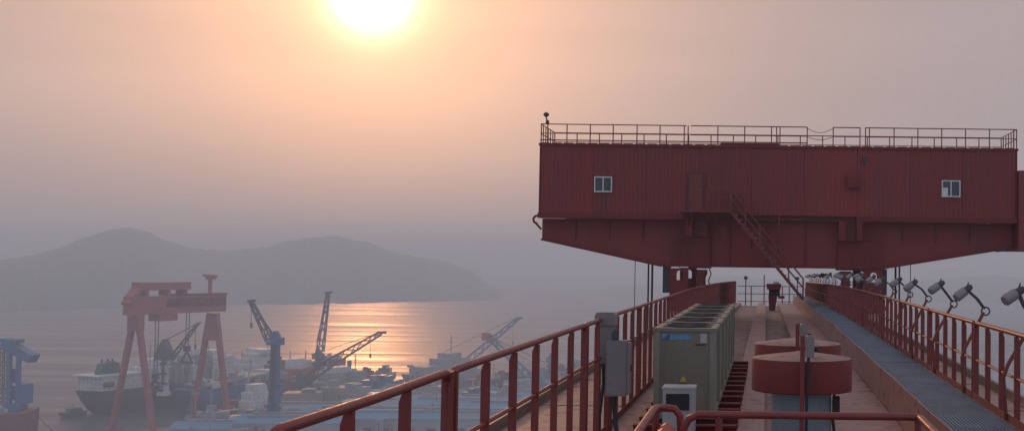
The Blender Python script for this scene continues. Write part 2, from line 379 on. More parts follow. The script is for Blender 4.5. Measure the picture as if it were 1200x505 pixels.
# stiffener seams across the flanges and strips
sm = MB().box(-.85, .85, -.012, .012, 0, .008).mesh('weld_seam', 'deck_low')
for i in range(20):
    y = 3 + i * 4.7
    for x in (-3.75, 3.75):
        inst('weld_seam', sm, girder, (x, y, Z_DECK + drop(y) + .002))
walk_edge = build(long_box(1.865 - .012, 1.865 + .012, Z_LOW + .01, Z_WALK + .075, [Y0 + i * .8 for i in range(133)], .03), 'walkway_stringer', 'deck', girder)
for y in (Y0 + 2, 92):
    for s in (-1, 1):
        build(MB().quads([(s*2.2-1, y-2.5, 3.2), (s*2.2+1, y-2.5, 3.2), (s*2.2+1, y+2.5, 3.2), (s*2.2-1, y+2.5, 3.2),
              (s*2.6-1.4, y-3.2, Z_DECK-6.9), (s*2.6+1.4, y-3.2, Z_DECK-6.9), (s*2.6+1.4, y+3.2, Z_DECK-6.9), (s*2.6-1.4, y+3.2, Z_DECK-6.9)],
              [(0,3,2,1),(4,5,6,7),(0,1,5,4),(1,2,6,5),(2,3,7,6),(3,0,4,7)]), 'leg', 'dark_red', girder)

# grating walkway, one panel after another
wk = thing('grating_walkway', (2.35, 0, Z_WALK - .05), 'blue-grey steel grating walkway inside the floodlit railing', 'walkway')
gm = MB()
GW, GL = .93, 1.0
for i in range(20):
    x = -GW/2 + GW * i / 19; gm.box(x-.007, x+.007, .004, GL-.02, -.035, 0)
for j in range(11):
    y = .02 + (GL-.06) * j / 10; gm.box(-GW/2+.0085, GW/2-.0085, y-.006, y+.006, -.03, -.003)
gm.box(-GW/2, GW/2, GL-.019, GL-.006, -.036, .002); gm.box(-GW/2, GW/2, -.009, .003, -.036, .002)
gme = gm.mesh('grating_panel', 'grate')
y = Y0 + 4
while y < Y1 - 1:
    dz = drop(y); p = inst('grating_panel', gme, wk, (2.355, y, Z_WALK + dz + rnd.uniform(-.006, .006)))
    p.rotation_euler.x = (drop(y + 1) - dz) + rnd.uniform(-.004, .004); p.rotation_euler.y = rnd.uniform(-.006, .006)
    y += 1.012
# bearer angles under the grating
be = MB().box(-.46, .46, -.025, .025, -.09, -.04).mesh('bearer', 'dark_red')
for i in range(34): inst('bearer', be, wk, (2.355, -2.4 + i * 3.03, Z_WALK + drop(-2.4 + i * 3.03)))

# ------------------------------------------------------------------ railings
def post_mesh(s, z0):           # chamfered flat-bar stanchion; z=0 is the top
    w = .038; return MB().prism([(-w, z0), (w, z0), (w, -.09 if s > 0 else -.012), (.012 if s > 0 else w, -.012), (-w if s > 0 else -.012, -.012), (-w, -.012 if s > 0 else -.09)], 'y', -.022, .022)
def railing(name, x, s, zbase, sections, label, toe):
    """sections: list of (y_start, y_end, number of spans)"""
    t = thing(name, (x, sections[0][0], zbase), label, 'railing')
    H = Z_RAIL - zbase
    pm = post_mesh(s, -H).mesh('post', 'rail_red')
    pm2 = MB().box(-.042, .042, -.03, .03, -H, -.01).mesh('joint_post', 'rail_red')
    for (a, b, n) in sections:
        d0, d1 = drop(a), drop(b)
        # pipe with bent-down ends
        z0, z1 = Z_RAIL + d0, Z_RAIL + d1; r = .034
        pts = [(x, a + .03, z0 - .32), (x, a + .03, z0 - .09), (x, a + .045, z0 - .045), (x, a + .085, z0 - .012), (x, a + .14, z0 - .0)]
        k = max(2, int((b - a) / 2.5))
        for i in range(1, k): yy = a + (b - a) * i / k; pts.append((x + rnd.uniform(-.012, .012), yy, Z_RAIL + drop(yy) + rnd.uniform(-.01, .006)))
        pts += [(x, b - .14, z1), (x, b - .085, z1 - .012), (x, b - .045, z1 - .045), (x, b - .03, z1 - .09), (x, b - .03, z1 - .32)]
        build(MB().tube([(p[0], p[1], p[2] - r) for p in pts], r, 10), 'top_rail', 'rail_red', t, True)
        mz = .6
        build(MB().tube([(x + s*.0, yy, Z_RAIL + drop(yy) - mz) for yy in [a + .02 + (b - a - .04) * i / 4 for i in range(5)]], .021, 8), 'mid_rail', 'rail_red', t, True)
        for i in range(n + 1):
            yy = a + (b - a) * i / n
            if i == 0: yy += .03
            if i == n: yy -= .03
            dd = Z_RAIL + drop(yy) - .02
            inst('post', pm2 if i in (0, n) else pm, t, (x, yy, dd + (0 if i in (0, n) else -.03)))
        if toe:
            build(long_box(x - s*.045 - .004, x - s*.045 + .004, zbase + .0, zbase + .11, [a + .01, (a + b) / 2, b - .01]), 'toe_board', 'rail_red', t)
    return t
lsec = [(1.0, 5.93, 4), (6.02, 9.42, 3)]
a = 9.5
while a < 97: b = min(a + 6.95, 97.6); lsec.append((a, b, max(2, round((b - a) / 1.16)))); a = b + .07
railing('walkway_railing', -XR, -1, Z_DECK, lsec, 'red steel railing along the left edge, overlooking the harbour', True)
rsec = []
a = 18.6 - 5.17 * 4
while a < 97: b = min(a + 5.1, 97.6); rsec.append((a, b, max(2, round((b - a) / 1.02)))); a = b + .07
railing('walkway_railing', XR + .03, 1, Z_WALK, rsec, 'red steel railing with floodlights on it, right of the grating', True)
# far end railing
t = thing('end_railing', (0, 97.8, Z_DECK + drop(98)), 'red tube railing closing the far end of the girder', 'railing')
ze = Z_DECK + drop(98)
for dz in (.0, .62, 1.25):
    build(MB().tube([(-2.7, 97.9, ze + dz + .12), (2.7, 97.9, ze + dz + .12)], .03, 8), 'rail', 'rail_red', t, True)
for px, h in ((874, 2.2), (880.5, 1.4), (895.6, 2.3), (904, 1.35), (917, 1.35), (925, 1.35), (934.5, 2.1)):
    p = at_y(px, 330, 97.9); build(MB().tube([(p.x, 97.9, ze - .35), (p.x, 97.9, ze + h)], .045, 8), 'post', 'rail_red', t, True)
for px in (874, 934.5):
    p = at_y(px, 330, 97.9); build(MB().box(p.x - .14, p.x + .14, 97.8, 98.0, ze + 1.9, ze + 2.15), 'junction_box', 'dark', t)

# ------------------------------------------------------------------ floodlights on the right railing
def floodlight(y, label):
    x = XR + .03; d = drop(y); zr = Z_RAIL + d; zw = Z_WALK + d
    t = thing('floodlight', (x, y, zw), label, 'floodlight', 'floodlights along the right railing')
    ja = rnd.uniform(-.09, .09)
    top = Vector((x + .27 + ja * .4, y, zr + .1))
    build(MB().tube([(x - .06, y - .045, zw + .02), (x - .10, y - .05, zr - .62), (x - .04, y - .05, zr - .45), tuple(top)], .027, 8), 'pole', 'rail_red', t, True)
    # ring clamp
    ring = MB(); c = top + Vector((.03, 0, .02))
    ring.tube([c + Vector((.065 * math.cos(q), 0, .065 * math.sin(q))) for q in [2 * math.pi * i / 14 for i in range(15)]], .014, 6, False)
    build(ring, 'clamp_ring', 'dark', t, True)
    hd = c + Vector((-.27 + ja, -.02, .36 + ja * .5))
    arm = MB()
    for o in (-.055, .055):
        arm.bar(c + Vector((-.02, o, .04)), c + Vector((-.14, o, .2)), .012, .035); arm.bar(c + Vector((-.14, o, .2)), hd + Vector((0, o, .0)), .012, .035)
    arm.bar(hd + Vector((0, -.07, 0)), hd + Vector((0, .07, 0)), .03, .03)
    build(arm, 'bracket', 'dark', t)
    ax = Vector((-.78, -.3, -.5 + ja)).normalized()
    b0 = hd - ax * .05
    build(MB().tube([b0 - ax * .05, b0, b0 + ax * .07, b0 + ax * .1], [.04, .054, .06, .077], 14), 'housing', 'dark', t, True)
    build(MB().tube([b0 + ax * .1, b0 + ax * .27, b0 + ax * .295], [.077, .081, .066], 14), 'lamp_glass', 'lens', t, True)
    build(MB().tube([hd + Vector((.0, 0, .03)), hd + Vector((.03, 0, .12))], .012, 6), 'finial', 'dark', t)
for k in range(25):
    y = 15.9 + 3.36 * k
    floodlight(y, f'{ORD[k]} floodlight from the near end, on its bent pole over the right railing')

# ------------------------------------------------------------------ near guard rails
def X(px, y): return at_y(px, 308, y).x
t = thing('hatch_guard', (.3, 7.3, Z_LOW), 'red pipe guard rail crossing the foreground in front of the round ventilators', 'guard rail')
zg = CAMZ - .945; r = .024; yg = 7.5
xl, xr = X(806, yg), X(1079, yg)
build(MB().tube([(xl-.01, yg, zg-1.0), (xl-.01, yg, zg-.09), (xl+.02, yg, zg-.03), (xl+.08, yg, zg), (xr-.06, yg, zg), (xr-.015, yg-.02, zg), (xr, yg-.07, zg), (xr, 5.0, zg)], r, 12), 'top_rail', 'rail_red', t, True)
build(MB().tube([(xl+.02, yg, zg-.75), (xr-.02, yg, zg-.75)], .02, 8), 'mid_rail', 'rail_red', t, True)
for px in (845, 1077): build(MB().tube([(X(px, yg), yg, Z_LOW + .01), (X(px, yg), yg, zg)], .022, 8), 'post', 'rail_red', t, True)
t = thing('ladder_guard', (-1, 7.2, Z_LOW), 'sunlit red pipe guard with an orange-red cover at the foot of the picture', 'guard rail')
x2 = X(772, 7.65)
build(MB().tube([(x2+.02, 5.0, zg+.03), (x2, 7.5, zg+.03), (x2+.01, 7.6, zg+.025), (x2+.05, 7.65, zg+.02), (xl-.08, 7.65, zg+.015), (xl-.045, 7.65, zg-.03), (xl-.04, 7.65, zg-.12), (xl-.04, 7.65, Z_LOW+.01)], r, 12), 'top_rail', 'rail_red', t, True)
build(MB().tube([(x2, 7.6, zg), (x2, 7.6, Z_LOW + .01)], .022, 8), 'post', 'rail_red', t, True)
build(MB().prism([(x2+.03, zg-.5), (xl-.07, zg-.5), (xl-.07, zg-.10), (xl-.12, zg-.06), (x2+.07, zg-.06), (x2+.03, zg-.09)], 'y', 7.2, 7.58), 'cover', 'orange', t)

# ------------------------------------------------------------------ round ventilators on the centre line
def ventilator(x, y, label, ztop, px_post):
    t = thing('ventilator', (x, y, Z_LOW), label, 'ventilator', 'mushroom ventilators on the deck')
    c = (x, y, 0)
    build(MB().lathe([(.33, Z_LOW + .003), (.35, Z_LOW + .03), (.345, ztop - .38)], c, 32), 'body', 'vent_body', t, True)
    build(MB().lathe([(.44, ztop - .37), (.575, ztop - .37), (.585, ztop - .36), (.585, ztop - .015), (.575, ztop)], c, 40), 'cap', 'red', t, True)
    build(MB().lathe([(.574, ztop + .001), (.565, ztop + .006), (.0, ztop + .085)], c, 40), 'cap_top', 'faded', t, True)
    build(MB().lathe([(.36, Z_LOW + .004), (.45, Z_LOW + .004), (.45, Z_LOW + .05), (.36, Z_LOW + .05)], c, 32), 'base_flange', 'dark_red', t, True)
    # switch post in front
    yp = y - .66; xp = X(px_post, yp)
    build(MB().bar((xp, yp, Z_LOW + .01), (xp, yp, ztop + .3), .05, .05), 'switch_post', 'rail_red', t)
    sb = build(MB().prism([(xp+.032, ztop+.06), (xp+.13, ztop+.06), (xp+.13, ztop+.27), (xp+.1, ztop+.3), (xp+.05, ztop+.3), (xp+.032, ztop+.28)], 'y', yp-.05, yp+.05), 'switch_box', 'greybox', t)
    build(MB().tube([(xp+.135, yp, ztop+.15), (xp+.17, yp-.02, ztop+.15)], .028, 10), 'switch_knob', 'black', sb, True)
    build(MB().tube([(xp+.07, yp, ztop+.06), (xp+.055, yp, ztop-.2), (xp+.05, yp, Z_LOW+.4), (xp+.08, yp, Z_LOW+.02)], .016, 8), 'cable', 'black', t, True)
    build(MB().box(x+.36, x+.44, y-.1, y+.05, ztop-.68, ztop-.44).tube([(x+.38, y-.03, ztop-.44), (x+.38, y-.03, ztop-.38)], .015, 6).tube([(x+.36, y-.03, ztop-.68), (x+.40, y-.1, ztop-1.0), (x+.3, y-.2, ztop-1.25), (x+.25, y-.35, Z_LOW+.02)], .02, 8), 'motor_lead', 'black', t)
ventilator(.06, 14.0, 'nearer of two round ventilators, red drum cap on a grey-blue body', CAMZ - 1.095, 941.5)
ventilator(.07, 16.2, 'farther round ventilator, its red cap half hidden behind the nearer one', CAMZ - 1.075, 935.5)

# small pipe stand left of the ventilators
t = thing('pipe_stand', (-.6, 12.3, Z_DECK), 'low stand of bare metal pipes left of the ventilator body', 'pipe stand')
for i, px in enumerate((866, 871, 878)):
    x = X(px, 12.4)
    build(MB().tube([(x-.06, 12.3, Z_DECK+.005), (x, 12.4, Z_DECK+.62), (x+.02, 12.6, Z_DECK+.68), (x+.02, 12.9, Z_DECK+.66)], .022, 8), 'pipe', 'steel', t, True)
build(MB().bar((X(862, 12.4), 12.42, Z_DECK+.57), (X(903, 12.4), 12.42, Z_DECK+.62), .03, .05), 'cross_bar', 'dark', t)
build(MB().prism([(X(888, 12.4), Z_DECK+.004), (X(906, 12.4), Z_DECK+.004), (X(899, 12.4), Z_DECK+.55), (X(895, 12.4), Z_DECK+.55)], 'y', 12.36, 12.42), 'foot_plate', 'rail_red', t)

# ------------------------------------------------------------------ air conditioning units
XA0, XA1 = X(766.5, 18.8) + .02, X(838.5, 18.8) + .02
ZB = CAMZ - 2.44; ZT = CAMZ - 1.05
PITCH_AC, DEP = 1.95, 1.58
def condenser(i, label):
    y = 18.8 + i * PITCH_AC
    t = thing('condenser_unit', ((XA0+XA1)/2, y, ZB), label, 'air conditioner', 'row of condenser units')
    e = .045
    build(MB().box(XA0+e, XA1-e, y+.012, y+DEP-.012, ZB+.09, ZT-.035), 'casing', 'ac', t)
    for x in (XA0, XA1-.09):
        for yy in (y, y+DEP-.09): build(MB().box(x, x+.09, yy, yy+.09, ZB+.002, ZT-.03), 'corner_post', 'ac_edge', t)
    build(MB().box(XA0+.004, XA1-.004, y+.004, y+DEP-.004, ZB+.003, ZB+.088), 'base_frame', 'ac_edge', t)
    fr = MB()
    for x0, x1, y0, y1 in ((XA0-.01, XA1+.01, y-.01, y+.2), (XA0-.01, XA1+.01, y+DEP-.2, y+DEP+.01), (XA0-.01, XA0+.09, y+.2, y+DEP-.2), (XA1-.09, XA1+.01, y+.2, y+DEP-.2), (XA0+.09, XA1-.09, y+DEP/2-.06, y+DEP/2+.06)):
        fr.box(x0, x1, y0, y1, ZT-.033, ZT+.02)
    top = build(fr, 'top_frame', 'ac', t)
    for k in range(2):
        cy = y + DEP * (.29 + .42 * k); cx = (XA0+XA1)/2
        g = MB().lathe([(.27, ZT-.03), (.33, ZT-.01), (.33, ZT+.035), (.31, ZT+.035), (.26, ZT-.03)], (cx, cy, 0), 24)
        build(g, 'fan_ring', 'black', t, True)
        gg = MB()
        for q in range(10):
            an = math.pi * q / 10; v = Vector((math.cos(an), math.sin(an), 0)) * .315
            gg.bar(Vector((cx, cy, ZT+.03 + .001*q)) - v, Vector((cx, cy, ZT+.03 + .001*q)) + v, .008, .008)
        build(gg, 'fan_guard', 'dark', t)
    # coil louvres on the right side
    lv = MB()
    for q in range(26):
        z = ZB + .16 + q * (ZT - ZB - .26) / 25
        lv.box(XA1-e+.0, XA1-e+.018, y+.13, y+DEP-.13, z, z+.018)
    build(lv, 'louvre_grille', 'ac_edge', t)
    for z in (ZB+.1, ZT-.055): build(MB().box(XA1-e, XA1-e+.03, y+.1, y+DEP-.1, z-.01, z+.012), 'grille_rail', 'ac_edge', t)
    if i == 0:
        x0, x1 = XA0+.16, XA1-.14
        build(MB().box(x0+.006, x0+.012, y+.002, y+.011, ZB+.12, ZT-.08), 'panel_seam', 'ac_edge', t)
        build(MB().box(x1, x1+.012, y+.004, y+.011, ZB+.12, ZT-.08), 'panel_seam', 'ac_edge', t)
        # maker's sign: a triangle and lettering
        lx = X(778, y); lz = ZT-.165
        build(MB().prism([(lx, lz), (lx+.085, lz), (lx+.10, lz+.09)], 'y', y+.003, y+.0105), 'maker_mark', 'navy_sign', t)
        build(MB().prism([(lx-.01, lz+.093), (lx+.095, lz+.093), (lx+.0, lz+.02)], 'y', y+.003, y+.0105), 'maker_mark', 'blue_sign', t)
        tx = bpy.data.curves.new('maker_sign', 'FONT'); tx.body = 'DAIKIN'; tx.size = .095; tx.extrude = .002; tx.offset = .006; tx.space_character = 1.0
        to = bpy.data.objects.new('tmp', tx); COL.objects.link(to); bpy.context.view_layer.update()
        me = bpy.data.meshes.new_from_object(to.evaluated_get(bpy.context.evaluated_depsgraph_get())); bpy.data.objects.remove(to)
        me.materials.clear(); me.materials.append(M['blue_sign'])
        inst('maker_sign', me, t, (lx+.12, y+.008, lz+.012), rot=(R(90), 0, 0))
        px = X(822, y); build(MB().box(px, px+.1, y+.004, y+.0105, ZT-.21, ZT-.06), 'rating_plate', 'white', t)
        build(MB().box(px-.075, px+.08, y+.004, y+.0105, ZT-.245, ZT-.225), 'model_line', 'dark', t)
        wx = X(799, y); build(MB().prism([(wx, CAMZ-1.86), (wx+.1, CAMZ-1.86), (wx+.05, CAMZ-1.77)], 'y', y+.004, y+.0105), 'warning_label', 'yellow_sign', t)
        build(MB().box(wx-.02, wx+.12, y+.004, y+.0105, CAMZ-1.91, CAMZ-1.89), 'model_line', 'dark', t)
for i, l in enumerate(['front condenser unit of the row, beige-green casing with a blue maker sign', 'second condenser unit in the beige row beside the left railing', 'third condenser unit in the beige row beside the left railing',
        'fourth condenser unit in the beige row beside the left railing', 'fifth condenser unit in the beige row beside the left railing', 'last and farthest condenser unit of the beige row']):
    condenser(i, l)
# steel bearers under the row
bi = 0
ys = [16.4, 17.3, 18.15] + [18.8 + i * PITCH_AC + o for i in range(6) for o in (.25, 1.35)]
bl = X(744, 18) + .0; br = -.42 - .37
bml = MB()
w = br - bl
for z0, z1, hw in ((0, .025, .09), (.025, .36, .012), (.36, .385, .09)): bml.box(0, w, -hw, hw, z0, z1)
bme = bml.mesh('support_beam', 'red')
t = thing('support_frame', ((bl+br)/2, 16.4, Z_LOW), 'row of red steel cross beams carrying the condenser units', 'support frame')
for y in ys:
    o = inst('support_beam', bme, t, (bl, y, Z_LOW + .004)); o.scale.z = (ZB - Z_LOW - .004) / .385
# small outdoor unit
t = thing('small_condenser', (-1.5, 17, ZB), 'small pale outdoor unit with a dark front grille before the beige row', 'air conditioner')
xa, xb = X(779, 17), X(816, 17); zt = at_y(800, 456, 17).z
build(MB().box(xa, xb, 17.0, 17.42, ZB+.03, zt), 'casing', 'white', t)
build(MB().box(xa-.012, xb+.012, 16.99, 17.43, zt+.001, zt+.03), 'top_cover', 'white', t)
gx0, gx1, gz1, gz0 = X(783, 17), X(810, 17), at_y(800, 461, 17).z, at_y(800, 480, 17).z
build(MB().box(gx0, gx1, 16.985, 16.998, gz0, gz1), 'fan_opening', 'black', t)
gr = MB()
for q in range(9): z = gz0 + (gz1-gz0) * (q+.5) / 9; gr.box(gx0, gx1, 16.972, 16.984, z-.004, z+.004)
build(gr, 'grille', 'dark', t)
for x in (xa+.04, xb-.1): build(MB().box(x, x+.06, 16.98, 17.44, ZB+.001, ZB+.029), 'foot', 'dark', t)
# electric cabinets on the left railing
t = thing('electric_cabinet', (-2.75, 18, Z_DECK), 'tall narrow grey cabinet with a rounded hood on the left railing', 'cabinet')
yb = 18.0
xa, xb = X(700, yb), X(721, yb); z1, z0 = at_y(710, 366, yb).z, at_y(710, 426, yb).z
build(MB().box(xa, xb, yb, yb+.25, z0, z1-.12), 'case', 'greybox', t)
build(MB().prism([(xa-.02, z1-.19), (xb+.02, z1-.19), (xb+.02, z1-.04), (xb-.01, z1), (xa+.01, z1), (xa-.02, z1-.04)], 'y', yb-.03, yb+.28), 'hood', 'greybox', t)
build(MB().box(xa+.03, xb-.05, yb-.008, yb-.001, z0+.04, z1-.22), 'door_panel', 'greybox', t)
build(MB().tube([(xa+.02, yb-.03, z0+.25), (xa+.02, yb+.01, z0+.25)], .04, 12), 'knob', 'black', t, True)
build(MB().bar((xa+.04, yb+.12, z0+.01), (xa+.04, yb+.12, Z_DECK+.004), .05, .05), 'leg', 'dark_red', t)
build(MB().tube([(xa+.1, yb+.1, z0+.01), (xa+.11, yb+.1, z0-.3), (xa+.06, yb+.1, Z_DECK+.3), (xa+.06, yb+.1, Z_DECK+.01)], .025, 8), 'cable', 'black', t, True)
t = thing('electric_cabinet', (-2.55, 17.9, Z_DECK), 'wider grey box with a black cable below it, beside the hooded cabinet', 'cabinet')
yb = 17.7
xa, xb = X(712, yb), X(736, yb); z1, z0 = at_y(725, 399, yb).z, at_y(725, 464, yb).z
build(MB().box(xa, xb, yb, yb+.24, z0, z1), 'case', 'greybox', t)
build(MB().box(xb+.002, xb+.05, yb+.02, yb+.22, z0+.03, z1-.03), 'side_door', 'greybox', t)
build(MB().box(xb+.051, xb+.07, yb+.08, yb+.14, (z0+z1)/2-.05, (z0+z1)/2+.05), 'latch', 'dark', t)
build(MB().box(xa+.02, xb-.02, yb-.007, yb-.001, z0+.02, z1-.02), 'door_panel', 'greybox', t)
build(MB().tube([(xa+.12, yb+.12, z0-.001), (xa+.12, yb+.12, z0-.22), (xa+.15, yb+.1, z0-.45), (xa+.25, yb+.05, Z_LOW+.02)], .032, 10), 'cable', 'black', t, True)
build(MB().tube([(xa+.12, yb+.1, z1+.001), (xa+.12, yb+.1, z1+.1), (xa+.14, yb+.1, z1+.16)], [.05, .05, .03], 10), 'gland', 'dark', t, True)
build(MB().bar((xa+.05, yb+.2, z0), (xa+.05, yb+.2, Z_DECK+.003), .05, .05), 'leg', 'dark_red', t)
# winch at the far end
t = thing('winch', (.2, 84, Z_LOW + drop(84)), 'small red hopper-shaped winch at the far end of the deck', 'winch')
zb = Z_LOW + drop(84)
def WX(px): return at_y(px, 340, 84).x
def WZ(py): return at_y(906, py, 84).z
build(MB().prism([(WX(901.5), zb+.003), (WX(908.5), zb+.003), (WX(911), WZ(346)), (WX(900.5), WZ(346))], 'y', 83.6, 84.4), 'foot', 'red', t)
build(MB().prism([(WX(898), WZ(332.5)), (WX(915.5), WZ(332.5)), (WX(914.5), WZ(339)), (WX(899), WZ(339))], 'y', 83.4, 84.6), 'hopper', 'red', t)
build(MB().tube([(WX(901), 84, WZ(343)), (WX(914), 84, WZ(343))], .24, 14), 'drum', 'dark', t, True)
build(MB().box(WX(912), WX(919.5), 83.8, 84.2, WZ(349.5), WZ(346.5)), 'motor', 'dark', t)
build(MB().box(WX(906), WX(913), 83.9, 84.3, WZ(332.4), WZ(330)), 'lamp_box', 'white', t)

# ------------------------------------------------------------------ the trolley straddling the girder
YT = 62.0
def TX(px, y=YT): return at_y(px, 250, y).x
def TZ(py, y=YT): return at_y(911, py, y).z           # heights read on the trolley's centre line
tr = thing('crane_trolley', (.2, YT + 5, Z_DECK), 'huge dark red crane trolley with a corrugated machinery house straddling the girder', 'crane trolley')
hx0, hx1 = TX(631.5), TX(1191.5)
zr_, zf1, zf0, zu = TZ(171.2), TZ(252.6), TZ(258.5), TZ(314.6)
HD = 9.0
# corrugated front wall
def corrugated(x0, x1, y, z0, z1, pitch=.235, dep=.028):
    mb = MB(); prof = []
    x = x0
    while x < x1 - .01:
        for u, w in ((0, 0), (.55, 0), (.66, 1), (.89, 1)):
            xx = min(x1, x + u * pitch); prof.append((xx, y - w * dep))
        x += pitch
    prof.append((x1, y))
    n = len(prof)
    mb.v = [Vector((a, b, z0)) for a, b in prof] + [Vector((a, b, z1)) for a, b in prof]
    mb.f = [(i, i+1, n+i+1, n+i) for i in range(n-1)]
    return mb
npan = 9
for i in range(npan):           # wall sheets, joint to joint
    a = hx0 + .06 + (hx1 - hx0 - .12) * i / npan; b = hx0 + .06 + (hx1 - hx0 - .12) * (i+1) / npan
    build(corrugated(a, b - .012, YT + rnd.uniform(-.006, .006), zf1 + .002, zr_ - .12), 'wall_sheet', ('house_red', 'house_red_b', 'house_red', 'house_red_c')[(i * 3 + i // 2) % 4], tr)
build(MB().box(hx0, hx1, YT + .06, YT + HD, zf1 + .003, zr_ - .125), 'house_shell', 'house_red', tr)
for x in (hx0 - .01, hx1 - .05): build(MB().box(x, x + .06, YT - .06, YT + .055, zf1 + .004, zr_ - .122), 'corner_trim', 'red', tr)
build(MB().box(hx0 - .06, hx1 + .06, YT - .09, YT + HD + .1, zr_ - .12, zr_), 'roof_edge', 'red', tr)
build(MB().box(TX(843), TX(912), YT + .4, YT + 3, zr_ + .001, TZ(167.3)), 'roof_hatch', 'red', tr)
# dashes of daylight under the roof kerb: kerb plate on short feet
kf = MB().box(0, .5, -.01, .01, 0, .035).mesh('kerb_foot', 'red'); x = hx0
while x < hx1 - .5: inst('kerb_foot', kf, tr, (x, YT - .04, zr_ + .001)); x += .62
# bottom flange pieces
build(MB().box(hx0 - .05, TX(803), YT - .12, YT + .6, zf0, zf1), 'edge_beam', 'red', tr)
build(MB().box(TX(1011), hx1 + .02, YT - .12, YT + .6, zf0, zf1), 'edge_beam', 'red', tr)
build(MB().box(TX(803.2), TX(1010.8), YT + .3, YT + .6, zf0 + .02, zf1), 'edge_beam', 'dark_red', tr)
# tapered cross girder (front and rear)
pol = [(hx0 + .02, zf0 - .002), (hx0 + .02, TZ(284.5)), (TX(773), zu + .03), (TX(1037), zu + .03), (hx1 - .02, TZ(287.5)), (hx1 - .02, zf0 - .002)]
for yy in (YT + .9, YT + HD - 1.2): build(MB().prism(pol, 'y', yy, yy + .9), 'cross_girder', 'house_red', tr)
build(MB().prism([(p[0], p[1] + (.09 if p[1] < zf0 - .1 else 0)) for p in pol[1:5]] + [(p[0], p[1] - .0) for p in reversed(pol[1:5])], 'y', YT + .55, YT + 1.95), 'bottom_flange', 'red', tr)
for px in (672, 712, 752, 855, 900, 945, 1060, 1100, 1140):     # stiffeners on the cross girder web
    x = TX(px); build(MB().box(x - .012, x + .012, YT + .8, YT + .898, zu + 1.4 if (px < 770 or px > 1040) else zu + .1, zf0 - .01), 'stiffener', 'dark_red', tr)
# posts between house and leg
for a, b, zlo in ((803, 812, 278), (1004, 1011, 281), (983, 991, 281)):
    build(MB().box(TX(a), TX(b), YT - .05, YT + .5, TZ(zlo), zf1 - .005 if a > 1003 or a < 804 else zf0), 'bracket_post', 'red', tr)
# leg blocks
build(MB().box(TX(806.5), TX(832), YT + .62, YT + 2.6, TZ(315.5), TZ(278)), 'leg', 'red', tr)
build(MB().box(TX(983), TX(1035.5), YT + .62, YT + 2.6, TZ(316), TZ(281.2)), 'leg', 'red', tr)
build(MB().box(TX(812.3), TX(829), YT + .4, YT + 2.2, TZ(277.9), zf0), 'leg_cap', 'dark_red', tr)
build(MB().box(TX(991.2), TX(1003.8), YT + .4, YT + 2.2, TZ(281.1), zf0), 'leg_cap', 'dark_red', tr)
# travel bogies on the trolley rails, cheek plates with an arched hole
zrail = Z_DECK + .17 + drop(YT)
def cheek(xa, xb, y0, y1, zt):
    w = xb - xa; cx = (xa + xb) / 2 + .04 * w; hw = .17 * w; hz0 = zt - .62; hz1 = zt - .28
    ring = [(cx - hw, hz0), (cx + hw, hz0)] + [(cx + hw * math.cos(q), hz1 + hw * math.sin(q)) for q in [math.pi * i / 8 for i in range(9)]]
    outer = [(xa, zrail + .06), (xb, zrail + .06), (xb, zt), (xa, zt)]
    mb = MB()
    for y in (y0, y1):
        o = len(mb.v)
        mb.v += [Vector((u, y, v)) for u, v in outer + ring]
        nr = len(ring)   # ring order: bl, br, right side ... arc to left
        arc = list(range(o + 6, o + 4 + nr))
        mb.f += [(o, o+1, o+5, o+4), (o+1, o+2, arc[0], o+5)]
        half = len(arc) // 2
        for i in range(half): mb.f.append((o+2, arc[i+1], arc[i]))
        mb.f.append((o+2, o+3, arc[half]))
        for i in range(half, len(arc) - 1): mb.f.append((o+3, arc[i+1], arc[i]))
        mb.f.append((o+3, o, o+4, arc[-1]))
    k = 4 + len(ring)
    for i in range(4): mb.f.append((i, (i+1) % 4, k + (i+1) % 4, k + i))
    for i in range(len(ring)): mb.f.append((4 + i, 4 + (i+1) % len(ring), k + 4 + (i+1) % len(ring), k + 4 + i))
    return mb
for (pa, pb, c0, c1, sx) in ((785, 807, 814, 829, -4.5), (1013, 1036, 986, 1000, 4.5)):
    xa, xb = TX(pa), TX(pb)
    build(cheek(xa, xb, YT + .5, YT + .56, TZ(315.6)), 'bogie_plate', 'red', tr)
    build(cheek(xa, xb, YT + 7.9, YT + 7.96, TZ(315.6)), 'bogie_plate', 'red', tr)
    for yy in (YT + 1.1, YT + 7.2):
        wb = build(MB().tube([(sx - .11, yy, zrail + .36), (sx + .11, yy, zrail + .36)], .36, 20), 'wheel', 'dark', tr, True)
        build(MB().tube([(sx - .3, yy, zrail + .36), (sx + .3, yy, zrail + .36)], .09, 10), 'axle', 'steel', wb, True)
    # round gearbox column beside the bogie
    cx = TX((c0 + c1) / 2); rr_ = (TX(c1) - TX(c0)) / 2
    build(MB().lathe([(rr_ * .95, TZ(317)), (rr_, TZ(321)), (rr_ * .7, TZ(327)), (rr_ * .72, TZ(335)), (rr_ * .9, zrail + .1)][::-1], (cx, YT + 1.0, 0), 16), 'gearbox', 'dark_red', tr, True)
    build(MB().tube([(cx + rr_ * 1.3, YT + .8, TZ(316)), (cx + rr_ * 1.6, YT + .8, TZ(322)), (cx + rr_ * 1.2, YT + .8, TZ(330)), (cx + rr_ * 1.5, YT + .8, TZ(338))], .035, 6), 'hose', 'black', tr, True)
    build(MB().box(TX(776) if sx < 0 else TX(1036.5), TX(784.5) if sx < 0 else TX(1042), YT + .9, YT + 1.4, TZ(345), TZ(314)), 'rope_guide', 'dark', tr)
